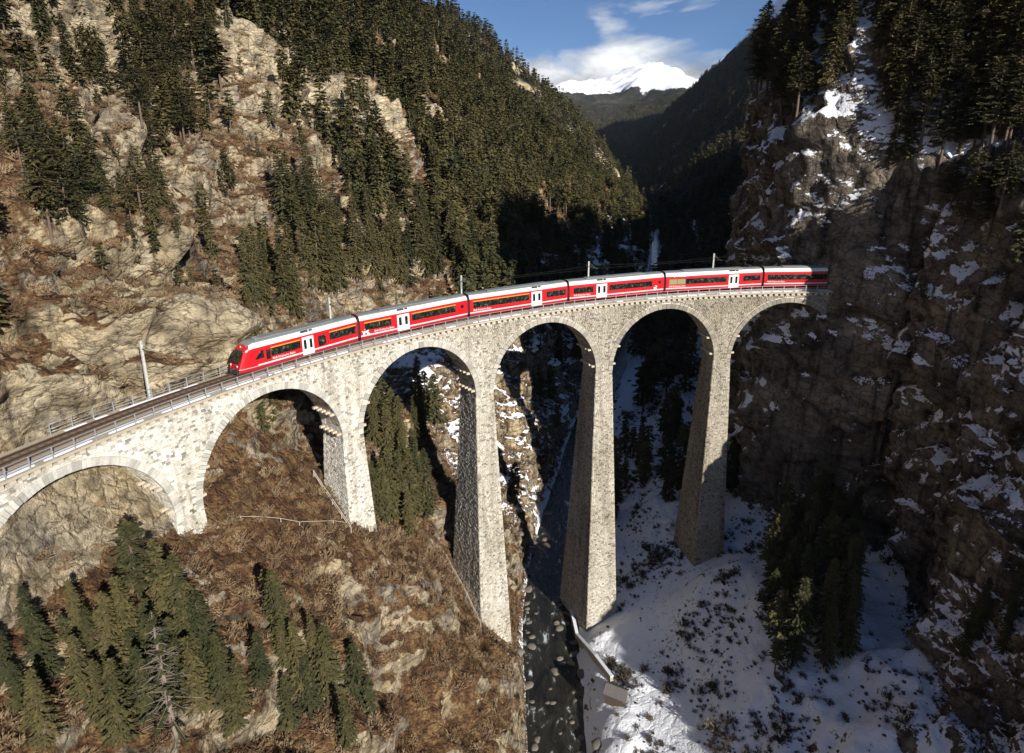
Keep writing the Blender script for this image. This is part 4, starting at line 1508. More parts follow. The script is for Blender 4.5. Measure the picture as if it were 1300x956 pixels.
# each car: (door, window strips [(x0, x1, first class)], small windows, lettering x, emblem x)
CARS = [
    dict(door=(.49, .585), strips=[(.245, .475, 1), (.725, .965, 1)], small=[(.625, .69, .98, 2.3)], text=.25, cab=True),
    dict(door=(.325, .43), strips=[(.055, .275, 1), (.455, .865, 1)], small=[(.915, .945, 1.75, 2.25)], text=.13, emb=.03),
    dict(door=(.61, .715), strips=[(.05, .585, 1), (.765, .965, 0)], small=[], text=.05),
    dict(door=(.285, .39), strips=[(.06, .255, 0), (.415, .86, 0)], small=[(.925, .95, 1.75, 2.25)], text=.06, emb=.875),
    dict(door=(.645, .745), strips=[(.05, .62, 0), (.79, .965, 0)], small=[], text=.05, reflect_panes=2),
    dict(door=(.655, .755), strips=[(.05, .62, 0), (.79, .97, 0)], small=[], text=.05),
]
for ci, spec in enumerate(CARS):
    sa = S_GAP1 + (ci - 1) * CARL
    sb = sa + CARL
    if ci == 0: sa += 1.35
    A, B = V(sa, 0, 0), V(sb, 0, 0)
    d = (B - A); Ln = d.length
    X = d.normalized(); Yv = Vector((0, 0, 1)).cross(X).normalized(); Zv = X.cross(Yv)
    # local +y should point to the outside of the curve; the inner side is -y
    M = Matrix.Identity(4)
    for i_ in range(3):
        M[i_][0], M[i_][1], M[i_][2], M[i_][3] = X[i_], Yv[i_], Zv[i_], A[i_]
    inner = -1
    x0, x1 = GAP, Ln - GAP
    mb = MB()
    if spec.get('cab'):
        nose_shell(mb, 2.35, 0.15)
        # remove the end cap of the plain part behind the cab by starting it there
        car_shell(mb, 2.35, x1)
    else:
        car_shell(mb, x0, x1)
    car = mb.build('train_car', [M_dred, M_red, M_white, M_roof], None)
    # pale cantrail uses the third slot
    car.data.materials[2] = M_cant
    car.parent = train
    car.matrix_local = TINV @ M
    L = Ln
    fr = lambda t: t * L
    for side in (-1, 1):
        # stripe
        dx0, dx1 = fr(spec['door'][0]), fr(spec['door'][1])
        xs0 = 1.1 if spec.get('cab') else x0 + .05
        panel(car, 'white_stripe', xs0 if not spec.get('cab') else 2.4, dx0 - .04, .70, .80, M_white, side, proud=.004)
        panel(car, 'white_stripe', dx1 + .04, x1 - .05, .70, .80, M_white, side, proud=.004)
        # doors: two white leaves, each with a tall pane
        mid = .5 * (dx0 + dx1)
        for (a, b) in ((dx0, mid - .012), (mid + .012, dx1)):
            dl = panel(car, 'door', a, b, .36, 2.62, M_white, side, proud=.018)
            w = b - a
            pp = panel(dl, 'pane', a + w * .26, b - w * .26, 1.10, 2.28, M_glass, side, proud=.024)
        for si, (a, b, first) in enumerate(spec['strips']):
            a, b = fr(a), fr(b)
            n = max(1, int(round((b - a) / 1.45)))
            w = (b - a) / n
            for q in range(n):
                mt = M_reflect if (spec.get('reflect_panes') and si == 0 and q < spec['reflect_panes'] and side < 0) else M_glass
                panel(car, 'window', a + q * w + .03, a + (q + 1) * w - .03, 1.42, 2.30, mt, side, proud=.010)
            panel(car, 'window_frame', a - .03, b + .03, 1.38, 2.34, M_rubber, side, proud=.004)
            if first:
                panel(car, 'yellow_stripe', a - .03, b + .03, 2.40, 2.49, M_yellow, side, proud=.007)
        for (a, b, z0, z1) in spec['small']:
            panel(car, 'window', fr(a), fr(b), z0, z1, M_glass, side, proud=.010)
    # air conditioning grille and vents on the roof edge above the door
    mb = MB()
    mb.box((mid - .3, -1.14, 3.26), (.5, .12, .10), Matrix.Rotation(-.9, 3, 'X')); mb.box((mid + .6, -1.14, 3.26), (.22, .12, .08), Matrix.Rotation(-.9, 3, 'X'))
    mb.build('roof_vent', M_under, car)
    mb = MB(); mb.box(((x0 + x1) * .5, 0, 3.60), (L * .30, .62, .05)); mb.build('roof_duct', M_roof, car)
    if not spec.get('cab'):
        mb = MB()
        bell = [(1.12, .55), (1.14, 2.75), (.98, 3.2), (.6, 3.38), (-.6, 3.38), (-.98, 3.2), (-1.14, 2.75), (-1.12, .55)]
        nb = 7
        for i in range(nb):
            xx = -GAP - .01 + (2 * GAP + .02) * i / (nb - 1)
            sc = 1.0 if i % 2 else 0.955
            mb.v += [(xx, y * sc, .55 + (z - .55) * sc) for y, z in bell]
        for i in range(nb - 1):
            for j in range(8):
                mb.f.append((i * 8 + j, i * 8 + (j + 1) % 8, (i + 1) * 8 + (j + 1) % 8, (i + 1) * 8 + j)); mb.mi.append(0)
        mb.build('gangway_bellows', M_rubber, car)
    # bogies
    for bx in (2.9, L - 2.3):
        mb = MB()
        mb.box((bx, 0, .28), (1.5, .95, .14))
        for wx in (-.95, .95):
            for sy in (-.55, .55):
                mb.tube([(bx + wx, sy - .06, .33), (bx + wx, sy + .06, .33)], .33, 14)
        mb.build('bogie', M_under, car)
    mb = MB(); mb.box((L * .5, 0, .30), (L * .26, .9, .18)); mb.build('underframe', M_under, car)
    # lettering and emblem on the inner side
    o = bpy.data.objects.new('lettering', me_text); col.objects.link(o); o.parent = car
    o.matrix_local = Matrix.Translation((fr(spec['text']), inner * (CW + .009), .96)) @ Matrix.Rotation(PI / 2, 4, 'X')
    if spec.get('emb'):
        o = bpy.data.objects.new('emblem', me_emb); col.objects.link(o); o.parent = car
        o.matrix_local = Matrix.Translation((fr(spec['emb']), inner * (CW + .008), .66)) @ Matrix.Diagonal((.85 if ci == 1 else .5, 1, .7 if ci == 1 else .55, 1))
    if spec.get('cab'):
        # windscreen, side glass, headlights, roof fairing, snow plough, coupler
        for side in (-1, 1):
            panel(car, 'cab_window', 0, 0, 0, 0, M_glass, side, proud=.010, quad=[(2.42 - .35, 1.45), (3.25, 1.45), (3.25, 2.40), (2.9, 2.40)])
            panel(car, 'window', 3.55, 4.1, 1.15, 2.30, M_glass, side, proud=.010)
        mb = MB()
        # windscreen lies just proud of the leaning face
        xz = lambda z: 0.15 + max(0.0, z - 1.35) / 2.2 * 2.2 * 0.62 - 0.03
        zz = lambda z: z - 1.6 * .16 * max(0, z - 2.4)
        pts = []
        for (z, w) in ((1.45, .98), (1.9, .99), (2.4, .97), (2.75, .90)):
            pts.append([(xz(z), -w, zz(z)), (xz(z), w, zz(z))])
        v = [p for r in pts for p in r]
        mb.add(v, [(0, 1, 3, 2), (2, 3, 5, 4), (4, 5, 7, 6)])
        mb.add([(a + .05, b, c) for a, b, c in v], [(2, 3, 1, 0), (4, 5, 3, 2), (6, 7, 5, 4)])
        mb.build('windscreen', M_glass, car)
        for sy in (-.72, .72):
            mb = MB(); mb.tube([(0.16, sy, 1.02), (.10, sy, 1.02)], .13, 12)
            hl = mb.build('headlight', M_white, car)
        mb = MB(); mb.tube([(1.25, 0, 3.02), (1.18, 0, 3.02)], .11, 12); mb.build('headlight', M_white, car)
        mb = MB(); mb.box((.45, 0, .32), (.35, .98, .22)); mb.box((.12, 0, .22), (.12, .80, .14), Matrix.Rotation(.4, 3, 'Y')); mb.build('snow_plough', M_under, car)
        mb = MB(); mb.tube([(.2, 0, .62), (-.35, 0, .62)], .10, 8); mb.box((-.38, 0, .62), (.06, .2, .16)); mb.build('coupler', M_under, car)
        mb = MB()
        mb.box((4.6, .1, 3.62), (1.6, .55, .06)); mb.box((3.1, .3, 3.66), (.25, .25, .10)); mb.box((2.9, -.4, 3.62), (.12, .12, .12))
        mb.build('roof_equipment', M_roof, car)

# ------------------------------------------------------------------ conifers
def foliage(name, c1, c2, c3):
    m, nn, ll, b = new_mat(name)
    oi = N(nn, 'ShaderNodeObjectInfo')
    geo = N(nn, 'ShaderNodeNewGeometry')
    n1 = N(nn, 'ShaderNodeTexNoise', Scale=0.8, Detail=4.0)
    ll.new(geo.outputs['Position'], n1.inputs['Vector'])
    ad = N(nn, 'ShaderNodeMath', operation='MULTIPLY_ADD'); ad.inputs[1].default_value = 0.55
    ll.new(oi.outputs['Random'], ad.inputs[0]); ll.new(n1.outputs['Fac'], ad.inputs[2])
    r = ramp(nn, [(0.30, c1), (0.62, c2), (0.95, c3)])
    ll.new(ad.outputs[0], r.inputs[0])
    ll.new(r.outputs[0], b.inputs['Base Color'])
    b.inputs['Roughness'].default_value = 0.75
    b.inputs['Specular IOR Level'].default_value = 0.2
    return m


M_needle = foliage('conifer_needles', (0.018, 0.027, 0.012), (0.048, 0.051, 0.019), (0.100, 0.085, 0.032))
M_bark = simple('bark', (0.115, 0.085, 0.062), 0.95, var=0.35, scale=2.0)
M_deadwood = simple('bare_branches', (0.19, 0.155, 0.125), 0.95, var=0.3)
M_shrub = foliage('dry_shrub', (0.07, 0.045, 0.028), (0.15, 0.095, 0.055), (0.24, 0.17, 0.10))


def conifer(kind, seed, detail=1.0):
    """unit tree 1 m high; returns (trunk mesh builder, crown arrays)"""
    r = random.Random(seed)
    tk = MB()
    cv, cf = [], []
    lean = (r.uniform(-.02, .02), r.uniform(-.02, .02))

    def ax(z):
        return Vector((lean[0] * math.sin(z * 3), lean[1] * math.sin(z * 2.3 + 1), z))
    top = 0.985 if kind != 'n' else 1.0
    tk.tube([ax(z) for z in (-.06, 0, .15, .35, .55, .75, .9, top)], [.020, .017, .014, .0125, .010, .0075, .004, .0015], 6)

    def spray(p, d, ln, wd, tilt):
        # flat drooping needle spray, two triangles pinched at the tip
        d = d.normalized()
        s = d.cross(Vector((0, 0, 1)))
        if s.length < .05: s = Vector((1, 0, 0))
        s.normalize()
        up = s.cross(d)
        s = s * math.cos(tilt) + up * math.sin(tilt)
        n = len(cv)
        a = p - s * wd * .5; b = p + s * wd * .5
        m = p + d * ln * .55
        cv.extend([a, b, m + s * wd * .55 + Vector((0, 0, -ln * .06)), p + d * ln + Vector((0, 0, -ln * .22)), m - s * wd * .55 + Vector((0, 0, -ln * .10))])
        cf.append((n, n + 1, n + 2)); cf.append((n, n + 2, n + 4)); cf.append((n + 4, n + 2, n + 3))
    if kind == 's':                      # spruce: slim cone, branches nearly to the ground
        z0, rmax, nw, nb = r.uniform(.05, .13), r.uniform(.125, .165), int(34 * detail), 7
    elif kind == 'p':                    # pine: bare lower trunk, ragged crown
        z0, rmax, nw, nb = r.uniform(.24, .40), r.uniform(.15, .20), int(25 * detail), 6
    else:                                # thin, nearly bare
        z0, rmax, nw, nb = .12, .15, int(26 * detail), 5
    gaps = [(r.uniform(0, 2 * PI), r.uniform(z0, .9)) for _ in range(5)]
    for w in range(nw):
        t = (w + r.random() * .7) / nw
        z = z0 + (0.99 - z0) * t
        if kind == 's':
            R = rmax * (1 - t) ** 0.82 * (0.35 + .65 * min(1, t * 7 + .3)) + .012
        elif kind == 'p':
            R = rmax * (math.sin(PI * min(1, (t * .86 + .17))) ** .75) * (1 - .35 * t) + .01
        else:
            R = rmax * (1 - t) ** .9 + .01
        ph = r.uniform(0, 2 * PI)
        for q in range(nb):
            if r.random() < .12: continue
            az = ph + 2 * PI * q / nb + r.uniform(-.35, .35)
            ln = R * r.uniform(.55, 1.18)
            if any(abs(((az - g[0] + PI) % (2 * PI)) - PI) < .7 and abs(z - g[1]) < .07 for g in gaps): ln *= .45
            rise = (.15 - .55 * (1 - t)) if kind == 's' else r.uniform(-.15, .45)
            d = Vector((math.cos(az), math.sin(az), rise))
            p0 = ax(z)
            p1 = p0 + d * ln
            if ln > .03 and detail > .5:
                tk.tube([p0, p0 + d * ln * .55, p1], [.0032, .0022, .0008], 3, cap=False)
            if kind == 'n':
                for u in range(4):
                    a = p0 + d * ln * (.4 + .18 * u)
                    tk.tube([a, a + Vector((r.uniform(-1, 1), r.uniform(-1, 1), r.uniform(-.8, .3))) * ln * .3], [.0014, .0005], 3, cap=False)
                if r.random() < .7: continue
            ns = max(2, int((ln / rmax) * (6.5 * detail if detail < 1.1 else 21) + 1.5))
            for u in range(ns):
                f = .18 + .82 * (u + r.random() * .6) / ns
                a = p0 + d * ln * f + Vector((0, 0, -.10 * ln * f * f))
                sd = d + Vector((r.uniform(-1, 1), r.uniform(-1, 1), r.uniform(-.45, .25))) * .95
                sz = r.uniform(.026, .046) * (1.0 if kind == 's' else 1.12) / math.sqrt(max(detail, .3)) * (1 if detail < 1.1 else .66)
                spray(a, sd, sz * 1.4, sz * (.70 if detail < 1.1 else .5), r.uniform(-.9, .9))
    for u in range(int(10 * detail)):
        z = r.uniform(.90, .995)
        spray(ax(z), Vector((r.uniform(-.6, .6), r.uniform(-.6, .6), 1)), .03, .014, r.uniform(0, 3))
    return tk, np.array([tuple(p) for p in cv]), cf


def mesh_from(tk, mat):
    o = tk.build('trunk', mat, smooth=True); me = o.data; bpy.data.objects.remove(o)
    return me


PROTO = {}
for kind, n in (('s', 7), ('p', 6), ('n', 2)):
    PROTO[kind] = []
    for i in range(n):
        tk, cv, cf = conifer(kind, 100 + 17 * i + ord(kind), 1.35)
        PROTO[kind].append((mesh_from(tk, M_bark if kind != 'n' else M_deadwood), mesh_np('crown', cv, cf, M_needle)))


def joined_tree(kind, seed, detail):
    """one mesh, for the woods"""
    tk, cv, cf = conifer(kind, seed, detail)
    mb = MB(); mb.add(tk.v, tk.f, 0); mb.add([tuple(p) for p in cv], cf, 1)
    o = mb.build('wood_tree', [M_bark, M_needle]); col.objects.unlink(o)
    return o


def bush_mesh(seed):
    r = random.Random(seed)
    mb = MB()
    for i in range(46):
        az, el = r.uniform(0, 2 * PI), r.uniform(.15, 1.4)
        d = Vector((math.cos(az) * math.cos(el), math.sin(az) * math.cos(el), math.sin(el)))
        p = Vector((r.uniform(-.3, .3), r.uniform(-.3, .3), 0)); L = r.uniform(.4, 1.0)
        s = d.orthogonal().normalized() * .035
        e = p + d * L
        mb.add([p - s, p + s, e], [(0, 1, 2)])
        for k in range(3):
            q = p + d * L * r.uniform(.3, 1)
            d2 = (d + Vector((r.uniform(-1, 1), r.uniform(-1, 1), r.uniform(-.5, .8)))).normalized()
            s2 = d2.orthogonal().normalized() * .05
            mb.add([q - s2, q + s2, q + d2 * r.uniform(.2, .45)], [(0, 1, 2)])
    o = mb.build('dry_bush', M_shrub); col.objects.unlink(o)
    return o


def scatter(name, pts, rot, scl, var, protos, label, cat):
    """one object whose geometry nodes set a proto on every point"""
    me = bpy.data.meshes.new(name)
    me.vertices.add(len(pts)); me.vertices.foreach_set('co', np.asarray(pts, np.float32).ravel())
    for an, vals, ty in (('rot', rot, 'FLOAT'), ('scl', scl, 'FLOAT'), ('var', var, 'INT')):
        a = me.attributes.new(an, ty, 'POINT')
        a.data.foreach_set('value', np.asarray(vals, np.int32 if ty == 'INT' else np.float32))
    o = link(bpy.data.objects.new(name, me))
    tag(o, label, cat, kind='stuff')
    ng = bpy.data.node_groups.new(name, 'GeometryNodeTree')
    ng.interface.new_socket('Geometry', in_out='INPUT', socket_type='NodeSocketGeometry')
    ng.interface.new_socket('Geometry', in_out='OUTPUT', socket_type='NodeSocketGeometry')
    nn, ll = ng.nodes, ng.links
    gi = nn.new('NodeGroupInput'); go = nn.new('NodeGroupOutput')
    jn = nn.new('GeometryNodeJoinGeometry')
    ar = nn.new('GeometryNodeInputNamedAttribute'); ar.data_type = 'FLOAT'; ar.inputs['Name'].default_value = 'rot'
    asx = nn.new('GeometryNodeInputNamedAttribute'); asx.data_type = 'FLOAT'; asx.inputs['Name'].default_value = 'scl'
    av = nn.new('GeometryNodeInputNamedAttribute'); av.data_type = 'INT'; av.inputs['Name'].default_value = 'var'
    cx = nn.new('ShaderNodeCombineXYZ'); ll.new(ar.outputs['Attribute'], cx.inputs['Z'])
    # width varies from plant to plant
    rv = nn.new('FunctionNodeRandomValue'); rv.data_type = 'FLOAT'
    fl = [q for q in rv.inputs if q.type == 'VALUE' and q.enabled]
    fl[0].default_value = 0.8; fl[1].default_value = 1.45
    wm = nn.new('ShaderNodeMath'); wm.operation = 'MULTIPLY'
    ll.new([q for q in rv.outputs if q.type == 'VALUE' and q.enabled][0], wm.inputs[0]); ll.new(asx.outputs['Attribute'], wm.inputs[1])
    sc3 = nn.new('ShaderNodeCombineXYZ')
    ll.new(wm.outputs[0], sc3.inputs['X']); ll.new(wm.outputs[0], sc3.inputs['Y']); ll.new(asx.outputs['Attribute'], sc3.inputs['Z'])
    for i, pr in enumerate(protos):
        oi = nn.new('GeometryNodeObjectInfo'); oi.inputs['Object'].default_value = pr
        oi.inputs['As Instance'].default_value = True
        cmpn = nn.new('FunctionNodeCompare'); cmpn.data_type = 'INT'; cmpn.operation = 'EQUAL'
        ll.new(av.outputs['Attribute'], cmpn.inputs[2]); cmpn.inputs[3].default_value = i
        ip = nn.new('GeometryNodeInstanceOnPoints')
        ll.new(gi.outputs[0], ip.inputs['Points']); ll.new(cmpn.outputs[0], ip.inputs['Selection'])
        ll.new(oi.outputs['Geometry'], ip.inputs['Instance'])
        ll.new(cx.outputs[0], ip.inputs['Rotation']); ll.new(sc3.outputs[0], ip.inputs['Scale'])
        ll.new(ip.outputs[0], jn.inputs[0])
    ll.new(jn.outputs[0], go.inputs[0])
    md = o.modifiers.new('scatter', 'NODES'); md.node_group = ng
    return o


